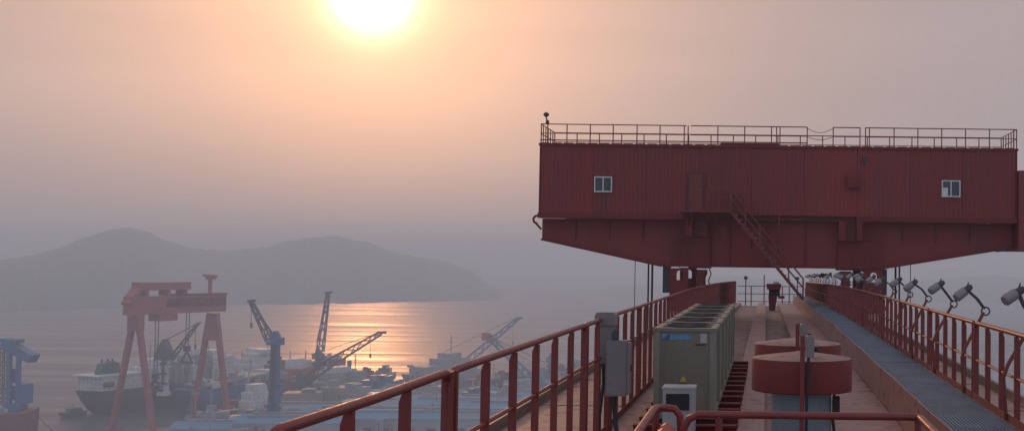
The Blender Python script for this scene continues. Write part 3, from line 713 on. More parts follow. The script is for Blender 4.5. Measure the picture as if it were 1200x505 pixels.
# annex on the right end
build(MB().box(hx1 + .04, hx1 + 4.2, YT - .3, YT + HD - 1, TZ(289.5), TZ(197)), 'annex', 'house_red', tr)
build(MB().box(TX(1170), TX(1174), YT + .5, YT + .8, TZ(292), TZ(288)).box(TX(1177), TX(1182), YT + .5, YT + .8, TZ(291.5), TZ(287.6)), 'annex_bracket', 'dark', tr)
# lifting lug at left lower corner
lug = MB(); c = Vector((hx0 - .1, YT + .1, TZ(260.5)))
lug.tube([c + Vector((.2 * math.cos(q), 0, .2 * math.sin(q))) for q in [R(60 + 30 * i) for i in range(8)]], .06, 8).bar(c + Vector((-.1, 0, -.15)), c + Vector((.22, 0, -.5)), .12, .1)
build(lug, 'lifting_lug', 'red', tr)
# windows
def window(px0, px1, py0, py1, curtain):
    x0, x1 = TX(px0), TX(px1); z1, z0 = at_y(px0, py0, YT).z, at_y(px0, py1, YT).z
    y = YT - .07; f = .06
    fr = MB().box(x0, x1, y - .06, y + .02, z0, z0 + f).box(x0, x1, y - .06, y + .02, z1 - f, z1).box(x0, x0 + f, y - .06, y + .02, z0 + f, z1 - f).box(x1 - f, x1, y - .06, y + .02, z0 + f, z1 - f)
    xm = (x0 + x1) / 2; fr.box(xm - .03, xm + .03, y - .055, y + .02, z0 + f, z1 - f)
    w = build(fr, 'window', 'frame', tr)
    for a, b in ((x0 + f, xm - .03), (xm + .03, x1 - f)): build(MB().box(a + .002, b - .002, y - .012, y + .006, z0 + f, z1 - f), 'pane', 'glass', w)
    if curtain: build(MB().box(x0 + f + .004, xm - .16, y - .022, y - .014, z0 + f + .004, z0 + (z1 - z0) * .56), 'curtain', 'curtain', w)
window(696, 717, 207, 225.2, False)
window(1103, 1125, 211.5, 231, True)
# door with frame, handle
dx0, dx1 = TX(807), TX(823); dz1, dz0 = at_y(812, 204.5, YT).z, at_y(812, 246.5, YT).z
build(MB().box(dx0 - .06, dx0, YT - .1, YT - .02, dz0, dz1 + .06).box(dx1, dx1 + .06, YT - .1, YT - .02, dz0, dz1 + .06).box(dx0, dx1, YT - .1, YT - .02, dz1, dz1 + .06), 'door_frame', 'door_trim', tr)
dr = build(MB().box(dx0 + .003, dx1 - .003, YT - .085, YT - .055, dz0 + .005, dz1 - .003), 'door', 'house_red', tr)
build(MB().bar((dx1 - .1, YT - .1, dz0 + 1), (dx1 - .1, YT - .1, dz0 + 1.14), .03, .04), 'handle', 'steel', dr)
# vent cowl
vb = [at_y(993, 205.5, YT), at_y(1008, 221, YT)]
build(MB().prism([(YT - .45, vb[1].z + .02), (YT - .06, vb[1].z + .12), (YT - .06, vb[0].z), (YT - .3, vb[0].z - .02), (YT - .45, vb[0].z - .16)], 'x', vb[0].x, vb[1].x), 'vent_cowl', 'red', tr)
build(MB().tube([(TX(1012.5), YT - .07, TZ(190)), (TX(1012.5), YT - .07, TZ(183))], .1, 8), 'wall_lamp', 'dark', tr)
# landing, handrails and stairs
zl = dz0 - .02; ly0, ly1 = YT - 1.15, YT - .13
ln = build(MB().box(TX(799), TX(857), ly0, ly1, zl - .12, zl), 'landing', 'dark_red', tr)
for px in (808, 830, 844): build(MB().bar((TX(px), YT - 1.0, zl - .12), (TX(px), YT - .1, zl - .75), .06, .06), 'landing_brace', 'dark_red', ln)
def rail_line(p, q, n, h, name, parent, r=.022, ends=True):
    p, q = Vector(p), Vector(q)
    for k in (h, h * .52): build(MB().tube([p + Vector((0,0,k)), q + Vector((0,0,k))], r, 8), 'handrail', 'rail_red', parent, True)
    for i in range(n + 1):
        c = p.lerp(q, i / n); build(MB().tube([c, c + Vector((0,0,h))], r, 6), 'stanchion', 'rail_red', parent, True)
rail_line((TX(829), ly0 + .03, zl), (TX(857), ly0 + .03, zl), 2, 1.08, 'h', ln, .032)
st0 = Vector((TX(857), (ly0 + ly1) / 2, zl)); sb_ = at_y(941, 349.5, (ly0 + ly1) / 2); st1 = Vector((sb_.x, st0.y, sb_.z))
stairs = build(MB().bar(st0 + Vector((0, -.4, -.05)), st1 + Vector((0, -.4, -.05)), .03, .15).bar(st0 + Vector((0, .4, -.05)), st1 + Vector((0, .4, -.05)), .03, .15), 'staircase', 'dark_red', tr)
tm = MB().box(-.14, .14, -.38, .38, -.02, .02).mesh('tread', 'grate')
for i in range(1, 19):
    c = st0.lerp(st1, i / 19); inst('tread', tm, stairs, c)
for o in (-.41, .41): rail_line(st0 + Vector((0, o, .05)), st1 + Vector((0, o, .05)), 5, .95, 'h', stairs, .034)
build(MB().tube([(TX(912.7), YT - .1, zf1), (TX(912.7), YT - .1, TZ(296))], .06, 8), 'hanger', 'dark_red', tr)
build(MB().tube([(TX(881), YT - .1, TZ(275)), (TX(881), YT - .1, TZ(292))], .04, 8), 'hanger', 'dark_red', tr)
# ladder on the front girder beside the left leg
ld = MB()
for px in (786, 796): ld.bar((TX(px), YT + .6, TZ(277)), (TX(px), YT + .6, TZ(315)), .05, .05)
for i in range(8): ld.bar((TX(786), YT + .6, TZ(280 + i*4.6)), (TX(796), YT + .6, TZ(280 + i*4.6)), .03, .03)
build(ld, 'ladder', 'red', tr)
# roof railings: front (with a chained gap), back and sides
rr = build(MB().box(hx0, TX(945), YT - .02, YT + .0, zr_ + .14, zr_ + .2), 'roof_railing', 'rail_red', tr)
zt_ = zr_ + 1.0
def rline(p, q, r, par): build(MB().tube([p, q], r, 6), 'rail', 'rail_red', par, True)
gap0, gap1 = TX(945), TX(975)
fy = YT + .0
for a, b in ((hx0 + .02, TX(803)), (TX(808), gap0), (gap1, TX(1007)), (TX(1013), hx1)):
    rline((a, fy, zt_), (b, fy, zt_), .03, rr); rline((a, fy, zr_ + .52), (b, fy, zr_ + .52), .022, rr)
for px in (632.5, 640, 662.7, 690, 717, 745, 772, 800.5, 805, 840, 871.5, 903, 909, 913, 945, 975.5, 1007, 1013.5, 1018, 1047, 1075, 1103, 1131, 1159, 1187.5, 1191):
    x = TX(px); build(MB().tube([(x, fy, zr_), (x, fy, zt_ + .01)], .032, 6), 'stanchion', 'rail_red', rr, True)
by = YT + 4.2
rline((hx0, by, zt_), (hx1, by, zt_), .03, rr); rline((hx0, by, zr_ + .5), (hx1, by, zr_ + .5), .022, rr)
for i in range(21):
    x = hx0 + (hx1 - hx0) * i / 20; build(MB().tube([(x, by, zr_), (x, by, zt_ + .01)], .032, 6), 'stanchion', 'rail_red', rr, True)
for x in (hx0 + .02, hx1 - .02):
    for z in (zt_, zr_ + .5): rline((x, fy, z), (x, by, z), .025, rr)
    for i in range(1, 6): yy = fy + (by - fy) * i / 6; build(MB().tube([(x, yy, zr_), (x, yy, zt_)], .03, 6), 'stanchion', 'rail_red', rr, True)
for zz, sag in ((zt_ - .06, .22), (zr_ + .5, .16)):
    build(MB().tube([(gap0 + (gap1 - gap0) * i / 10, fy, zz - sag * math.sin(math.pi * i / 10)) for i in range(11)], .016, 5), 'chain', 'dark', rr)
# anemometer mast
ax = TX(639.5)
bm_ = build(MB().tube([(ax, fy, zt_), (ax, fy, zt_ + .18)], .09, 8).tube([(ax, fy, zt_ + .18), (ax - .08, fy, zt_ + .3)], .04, 6).tube([(ax - .07, fy, zt_ + .28), (ax - .07, fy, zt_ + .62)], .03, 6), 'beacon', 'dark', tr)
build(MB().lathe([(.05, 0), (.15, .1), (.15, .18), (.04, .26)], (ax - .07, fy, zt_ + .36), 10), 'beacon_lamp', 'dark', bm_, True)
# hoist ropes hanging from the trolley outside the girder
for px, r in ((745.3, .022), (761, .05), (765.5, .06), (1050, .06), (1054.5, .05), (1067.5, .022)):
    x = TX(px, YT + 3); build(MB().tube([(x, YT + 3, TZ(300)), (x, YT + 3, 40)], r, 6), 'hoist_rope', 'rope', tr)

# ------------------------------------------------------------------ the yard far below
def lattice(mb, a, b, w0, w1, n, r, up=Vector((0,0,1))):
    a, b = Vector(a), Vector(b); d = (b - a).normalized(); s = d.cross(up).normalized(); u = s.cross(d).normalized()
    C = []
    for i in range(n + 1):
        p = a.lerp(b, i / n); w = (w0 + (w1 - w0) * i / n) / 2
        C.append([p + s*w + u*w, p - s*w + u*w, p - s*w - u*w, p + s*w - u*w])
    for i in range(n):
        for k in range(4):
            mb.bar(C[i][k], C[i+1][k], r, r)
            mb.bar(C[i][k], C[i+1][(k+1) % 4] if i % 2 else C[i+1][(k-1) % 4], r * .7, r * .7)
    return mb

# red goliath crane
def goliath():
    pl, pr = at_z(155, 506, 3), at_z(246, 492, 3)
    t = thing('goliath_crane', (pl + pr) / 2, 'red goliath gantry crane with A-frame legs standing over the ships', 'gantry crane')
    A = Vector((pl.x, pl.y, 0)); B = Vector((pr.x, pr.y, 0))
    # legs: apex positions read where the legs meet the girder
    def zat(px, py, P): d = ray(px, py); return CAMP.z + d.z * ((P.y - CAMP.y) / d.y)
    ax_ = (B - A).normalized()
    zb_l = zat(171, 369, A); zt_l = zat(165, 347.5, A)
    zb = zb_l; zt = zt_l
    side = Vector((1, 0, 0)) - ax_ * ax_.x; side.z = 0; side.normalize()
    for P, w0, w1, ztop in ((A, 30, 3.4, zb), (B, 27, 7.0, zb - 1)):
        top = Vector((P.x, P.y, ztop))
        for s in (-1, 1):
            f = Vector((P.x, P.y, 3)) + side * s * w0 / 2; h = top + side * s * w1 * .35
            build(MB().bar(f, h, 2.5, 2.7, up=ax_), 'leg', 'far_red', t)
            build(MB().bar(f + Vector((0,0,.2)) - ax_ * 5, f + Vector((0,0,.2)) + ax_ * 5, 3.4, 2.6), 'bogie', 'far_red', t)
        if w1 > 5:
            q = MB(); f1 = P + side * 5.2; f0 = P - side * 5.2
            q.quads([(P + side*s*a + ax_*o + Vector((0,0,z))) for z, a in ((ztop - 16, 5.0), (ztop, 3.6)) for s, o in ((-1,-1.7),(1,-1.7),(1,1.7),(-1,1.7))], [(0,3,2,1),(4,5,6,7),(0,1,5,4),(1,2,6,5),(2,3,7,6),(3,0,4,7)])
            build(q, 'leg_head', 'far_red', t)
        else:
            build(MB().bar(top + Vector((0,0,-9)) , top, 7.2, 5, up=ax_), 'leg_head', 'far_red', t)
    a = Vector((A.x, A.y, 0)) - ax_ * 6; b = Vector((B.x, B.y, 0)) + ax_ * 7
    g = build(MB().bar(a + Vector((0,0,(zb+zt)/2)), b + Vector((0,0,(zb+zt)/2)), 6, zt - zb), 'main_girder', 'far_red', t)
    build(MB().bar(a + Vector((0,0,zt+.6)) + ax_*30, b + Vector((0,0,zt+.6)), 7.4, .9), 'walkway', 'dark_red', g)
    for i in range(22):
        p = a.lerp(b, .36 + .62 * i / 21) - side * 4.2 * (1 if side.y > 0 else -1)
        p = a.lerp(b, .36 + .62 * i / 21) + side * (3.3 if side.y < 0 else -3.3)
        build(MB().box(p.x - .4, p.x + .4, p.y - .4, p.y + .4, zt - 6.5, zt - 1.5), 'web_stiffener', 'dark_red', g)
    # trolley with its machinery house raised on posts
    u0 = a + ax_ * 6; u1 = a + ax_ * 40
    build(MB().bar(u0 + Vector((0,0,zt+5.6)), u1 + Vector((0,0,zt+5.6)), 8, 4.4), 'machinery_house', 'far_red', t)
    for q in (u0 + ax_ * 4, u0 + ax_ * 19, u1 - ax_ * 3):
        build(MB().bar(q + Vector((0,0,zt+.2)), q + Vector((0,0,zt+3.5)), 7, 2.0, up=ax_), 'trolley_post', 'far_red', t)
    build(MB().bar(a - ax_*.5 + Vector((0,0,zb+6)), u0 + Vector((0,0,zt+4.6)), 7, 2.0), 'end_frame', 'far_red', t)
    lo = a + ax_ * 18
    build(MB().bar(lo + Vector((0,0,zb-2.0)), lo + ax_ * 13 + Vector((0,0,zb-2.0)), 8, 3.8), 'lower_trolley', 'far_red', t)
    # jib crane on top at the right end
    j = b - ax_ * 10
    build(MB().bar(j + Vector((0,0,zt)), j + Vector((0,0,zt+10)), 1.6, 1.6), 'jib_mast', 'far_red', t)
    build(MB().bar(j + Vector((0,0,zt+11.4)) - side*5, j + Vector((0,0,zt+11)) + side*4.5, 2, 1.4).box(j.x-2, j.x+2.5, j.y-2, j.y+2, zt+9, zt+10.9), 'jib', 'far_red', t)
    # ropes and hook blocks
    for frac, zend in ((.30, 28), (.62, 42)):
        p = a.lerp(b, frac); zh = zend
        for s in (-1.2, 1.2): build(MB().tube([p + side*s + Vector((0,0,zb+1)), p + side*s*.8 + Vector((0,0,zh+5))], .28, 5), 'hoist_rope', 'rope', t)
        build(MB().bar(p + Vector((0,0,zh+3)), p + Vector((0,0,zh+6)), 3.2, 2.6).bar(p + Vector((0,0,zh+3)), p - side*4 + Vector((0,0,zh-3)), .8, .8).bar(p + Vector((0,0,zh+3)), p + side*4 + Vector((0,0,zh-3)), .8, .8).bar(p - side*4.6 + Vector((0,0,zh-3.4)), p + side*4.6 + Vector((0,0,zh-3.4)), 1.2, 1.2), 'hook_block', 'far_dark', t)
goliath()

def loc_frame(p, q):             # frame with x along p->q on the ground
    d = Vector((q.x - p.x, q.y - p.y, 0)); Lg = d.length; d.normalize()
    return Lg, Matrix.Translation((p.x, p.y, 0)) @ Matrix(((d.x, -d.y, 0, 0), (d.y, d.x, 0, 0), (0, 0, 1, 0), (0, 0, 0, 1)))
def hull_mb(Lg, B, zdeck, bow_rise=2.0, stern=.12, flare=.12, bow=True):
    mb = MB(); n = 22; rows = ((-.5, .72), (2.5, .9), (zdeck * .55, 1.0), (zdeck, 1.0))
    for i in range(n + 1):
        u = i / n
        ws = min(1, .62 + (u / stern) ** .6 * .38) if u < stern else 1
        wb = max(.0, 1 - max(0, (u - .76) / .24) ** 2) if bow else max(.72, 1 - max(0, (u - .9) / .1) ** 2 * .28)
        rise = bow_rise * max(0, (u - .75) / .25) ** 1.5
        for k, (z, f) in enumerate(rows):
            lead = (k / 3) * .02 * Lg * (u - .5) * 2
            under = (1 - k / 3) * max(0, 1 - u / stern) * .10 * Lg    # counter stern
            w = B / 2 * ws * max(.02, wb) * f
            zz = z + (rise if k == 3 else rise * .4 if k == 2 else 0)
            x = u * Lg + lead + under
            mb.v += [Vector((x, -w, zz)), Vector((x, w, zz))]
    R_ = len(rows) * 2
    for i in range(n):
        a = i * R_; b = a + R_
        for k in range(len(rows) - 1):
            mb.f += [(a+2*k, b+2*k, b+2*k+2, a+2*k+2), (a+2*k+1, a+2*k+3, b+2*k+3, b+2*k+1)]
        mb.f.append((a + R_-2, b + R_-2, b + R_-1, a + R_-1))
    mb.f.append((0, 2, 4, 6, 7, 5, 3, 1)); e = n * R_; mb.f.append((e, e+1, e+3, e+5, e+7, e+6, e+4, e+2))
    return mb
def ship(name, label, stern_px, bow_px, B, zd, hull, houses, extra=None, bow=True, bow_rise=2.5, band=None, group='ships and vessels at the quays'):
    p, q = at_z(*stern_px), at_z(*bow_px); Lg, T = loc_frame(p, q)
    t = thing(name, (p.x, p.y, 0), label, 'ship', group)
    build(hull_mb(Lg, B, zd, bow_rise, bow=bow).xform(T), 'hull', hull, t)
    if band:
        build(hull_mb(Lg, B + .5, 1.6, 0, bow=bow).xform(Matrix.Translation((0,0,0)) @ T), 'boot_topping', band, t)
    for (u0, u1, w, z0, z1, m, dv) in houses:
        x0, x1 = u0 * Lg, u1 * Lg
        h = build(MB().box(x0, x1, -w*B/2 + dv*B, w*B/2 + dv*B, z0, z1).xform(T), 'deckhouse', m, t)
        lv = int((z1 - z0) / 3.0)
        wm = MB()
        for k in range(lv):
            z = z0 + 1.6 + k * 3.0
            nn = max(2, int((x1 - x0) / (3.6 + 1.3 * (k % 3))))
            for i in range(nn):
                xx = x0 + (x1 - x0) * (i + .5) / nn
                wm.box(xx - .4, xx + .4, -w*B/2 + dv*B - .08, -w*B/2 + dv*B + .05, z - .35, z + .35)
                wm.box(xx - .4, xx + .4, w*B/2 + dv*B - .05, w*B/2 + dv*B + .08, z - .35, z + .35)
            ny = max(2, int(w * B / 3.0))
            for i in range(ny):
                yy = dv*B - w*B/2 + w*B * (i + .5) / ny
                wm.box(x0 - .08, x0 + .05, yy - .4, yy + .4, z - .35, z + .35)
        if lv: build(wm.xform(T), 'windows_row', 'ship_glass', h)['kind'] = 'stuff'
    if extra: extra(t, Lg, T, B, zd)
    return t
def mast(t, T, x, y, z0, z1, m='ship_grey', w=.5, arms=2):
    mb = MB().bar((x, y, z0), (x, y, z1), w, w)
    for i in range(arms): z = z0 + (z1 - z0) * (.6 + .25 * i); mb.bar((x, y - 2.2 + i, z), (x, y + 2.2 - i, z), w * .7, w * .7)
    build(mb.xform(T), 'mast', m, t)
def clutter(t, T, x0, x1, w, z, n, seed, mats=('ship_grey', 'ship_white', 'roof_grey', 'hull_brown'), hmax=7):
    r2 = random.Random(seed)
    for i in range(n):
        x = r2.uniform(x0, x1); y = r2.uniform(-w/2, w/2); a, b, h = r2.uniform(1.2, 5), r2.uniform(1.2, 4), r2.uniform(1.5, hmax)
        mb = MB().box(x-a, x+a, y-b, y+b, z, z+h*.75); mb.box(x-a*.5, x+a*.4, y-b*.4, y+b*.5, z+h*.75, z+h)
        build(mb.xform(T), 'deck_gear', r2.choice(mats), t)
def scaffold(t, T, x0, x1, y, z0, z1, m='ship_grey'):
    mb = MB(); n = max(2, int((x1-x0)/3)); k = max(2, int((z1-z0)/2.4))
    for i in range(n+1): x = x0+(x1-x0)*i/n; mb.bar((x, y, z0), (x, y, z1), .28, .28)
    for j in range(k+1): z = z0+(z1-z0)*j/k; mb.bar((x0, y, z), (x1, y, z), .25, .3)
    build(mb.xform(T), 'scaffold', m, t)

def ex_a(t, Lg, T, B, zd):
    build(MB().prism([(Lg*.06, zd+9), (Lg*.2, zd+9), (Lg*.185, zd+16), (Lg*.15, zd+17.5), (Lg*.08, zd+16)], 'y', -2.6, 2.6).xform(T), 'funnel', 'green', t)
    for x in (.09, .13, .16): build(MB().tube([(Lg*x, 0, zd+15), (Lg*x, 0, zd+19)], .6, 8).xform(T), 'exhaust_pipe', 'green', t)
    mast(t, T, Lg*.26, 0, zd+9, zd+24, 'ship_white', .5, 3)
    build(MB().box(-2.2, Lg*.3, -B*.46, B*.46, zd+9, zd+9.6).xform(T), 'boat_deck', 'ship_white', t)
    for s in (-1, 1): build(MB().tube([(Lg*.02, s*B*.45, zd+4), (Lg*.03, s*B*.45, zd+4), (Lg*.085, s*B*.45, zd+4), (Lg*.095, s*B*.45, zd+4)], [.3, 1.6, 1.6, .3], 10).xform(T), 'lifeboat', 'hull_brown', t)
    for y in (-B*.42, B*.1): scaffold(t, T, Lg*.36, Lg*.95, y, zd, zd+13)
    clutter(t, T, Lg*.34, Lg*.98, B*.95, zd, 34, 4, hmax=16)
    for u in (.38, .5, .58, .7, .83, .93): mast(t, T, Lg*u, rnd.uniform(-6, 6), zd+10, zd+rnd.uniform(20, 29), 'ship_grey', .45, 3)
ship('offshore_ship', 'dark-hulled ship with a dark green funnel and white upper works, stern to the left', (101, 487), (262, 466), 24, 15.5, 'hull_dark',
     [(.015, .3, .86, 15.5, 24.5, 'ship_white', 0), (.34, .6, .8, 15.5, 27, 'ship_white', .05), (.4, .56, .6, 27, 32, 'ship_white', .0), (.61, .8, .75, 15.5, 33, 'ship_grey', 0), (.66, .77, .5, 33, 37, 'ship_white', 0), (.81, .99, .85, 15.5, 31, 'ship_white', 0), (.84, .95, .6, 31, 35, 'ship_white', 0)], ex_a, bow_rise=2)
def ex_b(t, Lg, T, B, zd):
    build(MB().prism([(Lg*.1, zd+1), (Lg*.8, zd+4.5), (Lg*.8, zd+6.0), (Lg*.1, zd+2.5)], 'y', -B*.42, B*.42).xform(T), 'hatch_cover', 'beige', t)
    clutter(t, T, Lg*.05, Lg*.95, B*.85, zd, 22, 11, hmax=9); mast(t, T, Lg*.7, 0, zd, zd+16); mast(t, T, Lg*.35, 2, zd, zd+12)
ship('barge_ship', 'blue-hulled ship with a pale sloping hatch cover behind the crane leg', (215, 484), (322, 468), 22, 15, 'hull_blue', [(.83, .95, .7, 15, 22, 'ship_white', 0)], ex_b, bow=False, bow_rise=0)
def ex_c(t, Lg, T, B, zd):
    for u in (.12, .3, .5, .62): mast(t, T, Lg*u, rnd.uniform(-4, 4), zd, zd+rnd.uniform(10, 18), 'ship_grey', .45)
    clutter(t, T, Lg*.25, Lg*.9, B*.85, zd, 26, 21, hmax=10)
    build(MB().box(Lg*.8, Lg*.93, -B*.25, B*.2, zd+2, zd+8).xform(T), 'bow_house', 'ship_white', t)
ship('cargo_ship', 'red-hulled ship with a white tall superstructure, bow towards the sun glitter', (268, 463), (402, 452), 24, 17, 'hull_red',
     [(.08, .4, .9, 17, 22, 'ship_white', 0), (.1, .37, .8, 22, 26, 'ship_white', 0), (.14, .34, .72, 26, 29.5, 'ship_white', 0), (.2, .33, .95, 29.5, 32.5, 'ship_white', 0), (.42, .6, .6, 17, 24, 'ship_white', 0)], ex_c, bow_rise=5)
def ex_d(t, Lg, T, B, zd):
    mast(t, T, Lg*.45, 0, zd+17, zd+27, 'ship_white', .5, 3); clutter(t, T, Lg*.05, Lg*.3, B*.6, zd, 5, 31, hmax=4)
ship('supply_vessel', 'small brown-hulled vessel with a stepped white wheelhouse beside the blue tower crane', (262, 495), (322, 487), 13, 6.5, 'hull_brown',
     [(.36, .86, .8, 6.5, 11.5, 'ship_white', 0), (.42, .8, .7, 11.5, 16.5, 'ship_white', 0), (.48, .74, .6, 16.5, 21.5, 'ship_white', 0)], ex_d, bow_rise=2)
def ex_e(t, Lg, T, B, zd):
    mast(t, T, Lg*.5, 0, zd, zd+5, 'far_dark', .3, 1); build(MB().tube([(Lg*x, s*B*.52, 1.6) for x in (.1, .5, .9) for s in (1,)], .5, 6).xform(T), 'fender', 'black', t)
ship('work_barge', 'small dark work barge floating just off the ship\'s stern', (71, 490), (99, 487), 7, 3.6, 'hull_dark', [(.3, .8, .7, 3.6, 5.6, 'far_dark', 0)], ex_e, bow=False, bow_rise=0)
def ex_f(t, Lg, T, B, zd):
    clutter(t, T, Lg*.1, Lg*.8, B*.6, zd, 6, 41, hmax=4)
ship('pontoon', 'brown-hulled pontoon under the blue jib crane at the left edge', (-60, 522), (43, 514), 20, 15.5, 'hull_brown', [], ex_f, bow_rise=2)
def ex_g(t, Lg, T, B, zd):
    mast(t, T, Lg*.62, 0, zd+14, zd+28, 'ship_grey', .6, 3); clutter(t, T, Lg*.05, Lg*.95, B*.7, zd, 12, 51, hmax=6)
ship('moored_ship', 'grey-blue ship with stepped superstructure beyond the railing, mast amidships', (478, 455), (556, 446), 20, 11, 'ship_grey',
     [(.12, .92, .8, 11, 16, 'ship_grey', 0), (.4, .8, .75, 16, 21, 'ship_grey', 0), (.5, .7, .6, 21, 25, 'ship_grey', 0)], ex_g, bow=False, bow_rise=0)
def ex_h(t, Lg, T, B, zd):
    clutter(t, T, Lg*.02, Lg*.98, B*.8, zd, 22, 61, hmax=6)
    for u in (.1, .3, .55, .8): mast(t, T, Lg*u, 0, zd, zd+12, 'ship_grey', .5)
ship('long_hull', 'long low dark hull crowded with gear behind the railing posts', (560, 460), (720, 441), 22, 10, 'hull_dark', [(.7, .85, .8, 10, 18, 'ship_grey', 0)], ex_h, bow=False, bow_rise=0)

def ex_i(t, Lg, T, B, zd):
    clutter(t, T, Lg*.03, Lg*.97, B*.7, zd, 24, 71, hmax=5)
    for u in (.08, .27, .44, .66, .9): mast(t, T, Lg*u, rnd.uniform(-3, 3), zd, zd + rnd.uniform(7, 15), 'ship_grey', .4)
    scaffold(t, T, Lg*.3, Lg*.62, -B*.45, zd, zd+6)
ship('flat_barge', 'long pale barge stacked with deck gear before the beige hull blocks', (335, 485), (478, 473), 17, 5.5, 'ship_white', [(.72, .88, .8, 5.5, 11, 'ship_white', 0)], ex_i, bow=False, bow_rise=0, band='hull_brown')
def ex_j(t, Lg, T, B, zd):
    clutter(t, T, Lg*.05, Lg*.95, B*.7, zd, 16, 81, hmax=9)
    for u in (.2, .33, .52): mast(t, T, Lg*u, 0, zd + 8, zd + rnd.uniform(15, 20), 'ship_grey', .5, 3)
    build(MB().tube([(Lg*.45, 0, zd+8), (Lg*.45, 0, zd+14)], 1.6, 10).xform(T), 'funnel', 'far_dark', t)
ship('survey_ship', 'grey-hulled ship with masts and a stub funnel against the glitter\'s lower edge', (362, 462), (462, 453), 17, 9, 'ship_grey', [(.15, .6, .8, 9, 15, 'beige', 0), (.22, .42, .7, 15, 19, 'ship_white', 0)], ex_j, bow_rise=3)

# cranes of the yard
def z_at(px, py, P): d = ray(px, py); return CAMP.z + d.z * (P.y - CAMP.y) / d.y
def on(px, py, y): return at_y(px, py, y)
def jib_crane(name, label, base_px, base_z, top_py, tower_w, m, boom_pts, boom_w, house=True, lattice_tower=False, hooks=(), stay=None, pend=None, boom_m=None):
    b = at_z(*base_px, base_z); y = b.y
    t = thing(name, (b.x, b.y, base_z), label, 'crane', 'cranes of the yard')
    ztop = on(base_px[0], top_py, y).z
    if lattice_tower:
        build(lattice(MB(), (b.x, y, base_z), (b.x, y, ztop), tower_w, tower_w * .8, 8, .6), 'tower', m, t)
    else:
        build(MB().quads([(b.x + i*tower_w*f, y + j*tower_w*f, z) for z, f in ((base_z, .75), (base_z + (ztop-base_z)*.45, .5), (ztop, .42)) for i, j in ((-1,-1),(1,-1),(1,1),(-1,1))],
              [(0,3,2,1),(8,9,10,11)] + [(k+4*r, (k+1)%4+4*r, (k+1)%4+4*r+4, k+4*r+4) for r in (0,1) for k in range(4)]), 'tower', m, t)
        for fz in (.3, .55, .8):
            zz = base_z + (ztop - base_z) * fz; e = tower_w * (.9 - .3 * fz)
            build(MB().box(b.x-e, b.x+e, y-e, y+e, zz, zz+.35).box(b.x-e, b.x+e, y-e, y-e+.12, zz+.35, zz+1.4), 'platform', 'far_dark', t)
        build(lattice(MB(), (b.x, y - tower_w*.72, base_z + 2.3), (b.x, y - tower_w*.62, ztop), tower_w*.32, tower_w*.3, 16, .22, up=Vector((0,1,0))), 'ladder_cage', 'far_dark', t)
        build(MB().box(b.x-tower_w*.9, b.x+tower_w*.9, y-tower_w*.9, y+tower_w*.9, base_z+.01, base_z+2.2), 'portal_base', m, t)
    if house:
        h = build(MB().box(b.x-tower_w*.85, b.x+tower_w*.8, y-tower_w*.7, y+tower_w*.7, ztop+.01, ztop+tower_w*.9).prism([(b.x-tower_w*.5, ztop+tower_w*.9), (b.x+tower_w*.5, ztop+tower_w*.9), (b.x+tower_w*.1, ztop+tower_w*1.7), (b.x-tower_w*.1, ztop+tower_w*1.7)], 'y', y-.5*tower_w, y+.5*tower_w), 'slewing_house', m, t)
        build(MB().box(b.x-tower_w*.86, b.x-tower_w*.3, y-tower_w*.72, y-tower_w*.6, ztop+tower_w*.3, ztop+tower_w*.7), 'cab_window', 'ship_glass', h)
    P = [on(px, py, y + dy) for px, py, dy in boom_pts]
    for k in range(len(P) - 1):
        n = max(5, int((P[k+1]-P[k]).length / (boom_w * 1.25)))
        w1 = boom_w * (.45 if k == len(P) - 2 else 1)
        build(lattice(MB(), P[k], P[k+1], boom_w, w1, n, boom_w * .16, up=Vector((0, 1, 0)) if abs((P[k+1]-P[k]).normalized().z) > .9 else Vector((0,0,1))), 'boom', boom_m or m, t)
    tip = P[-1]
    build(MB().bar(tip - Vector((boom_w*.45, 0, 0)), tip + Vector((boom_w*.7, 0, .6)), boom_w*.5, boom_w*.35), 'boom_head', boom_m or m, t)
    for hp, hy in hooks:
        q = on(*hp, y); e = on(hp[0], hy, y)
        build(MB().tube([q, e], .16, 5), 'hoist_rope', 'rope', t); build(MB().bar(e + Vector((0,0,-2.2)), e, 1.0, 1.0).bar(e + Vector((-.8,0,-2.6)), e + Vector((.8,0,-2.6)), .6, .6), 'hook', 'far_dark', t)
    if stay:
        a, c = on(*stay[0], y), on(*stay[1], y)
        for o in (-.6, .6): build(MB().tube([a + Vector((0,o,0)), c + Vector((0,o,0))], .17, 5), 'stay_cable', 'rope', t)
    if pend:
        a, c = on(*pend[0], y), on(*pend[1], y); build(MB().tube([a, c], .17, 5), 'stay_cable', 'rope', t)
    return t
jib_crane('tower_crane', 'blue tower crane with its lattice jib raised to the left', (320, 507), 3, 404, 4.6, 'far_navy', [(316, 398, 0), (294, 353, 0)], 3.6, hooks=(((294.5, 354), 378),), stay=((322, 394), (295.5, 356)), boom_m='far_dark')
jib_crane('derrick_crane', 'dark slim crane with a near-upright lattice jib behind the red ship', (372, 455), 0, 420, 4.5, 'far_dark', [(375, 412, 0), (384.5, 343, 0)], 4.6, stay=((371, 400), (384, 347)))
jib_crane('floating_crane', 'long dark lattice jib reaching up to the right over the sun glitter', (352, 468), 3, 450, 6.0, 'far_dark', [(345, 456, 0), (388, 424, 0), (446, 390, 0)], 5.2, hooks=(((434, 397), 414),), stay=((386, 409), (440, 391)))
jib_crane('luffing_crane', 'lattice crane leaning up to the right, nearer its hanging hook', (540, 447), 0, 436, 6.0, 'far_dark', [(546, 424, 0), (607, 373, 0)], 5.0, hooks=(((565, 402), 428), ((601, 380), 400)), stay=((516, 414), (601, 374)), boom_m='far_blue')
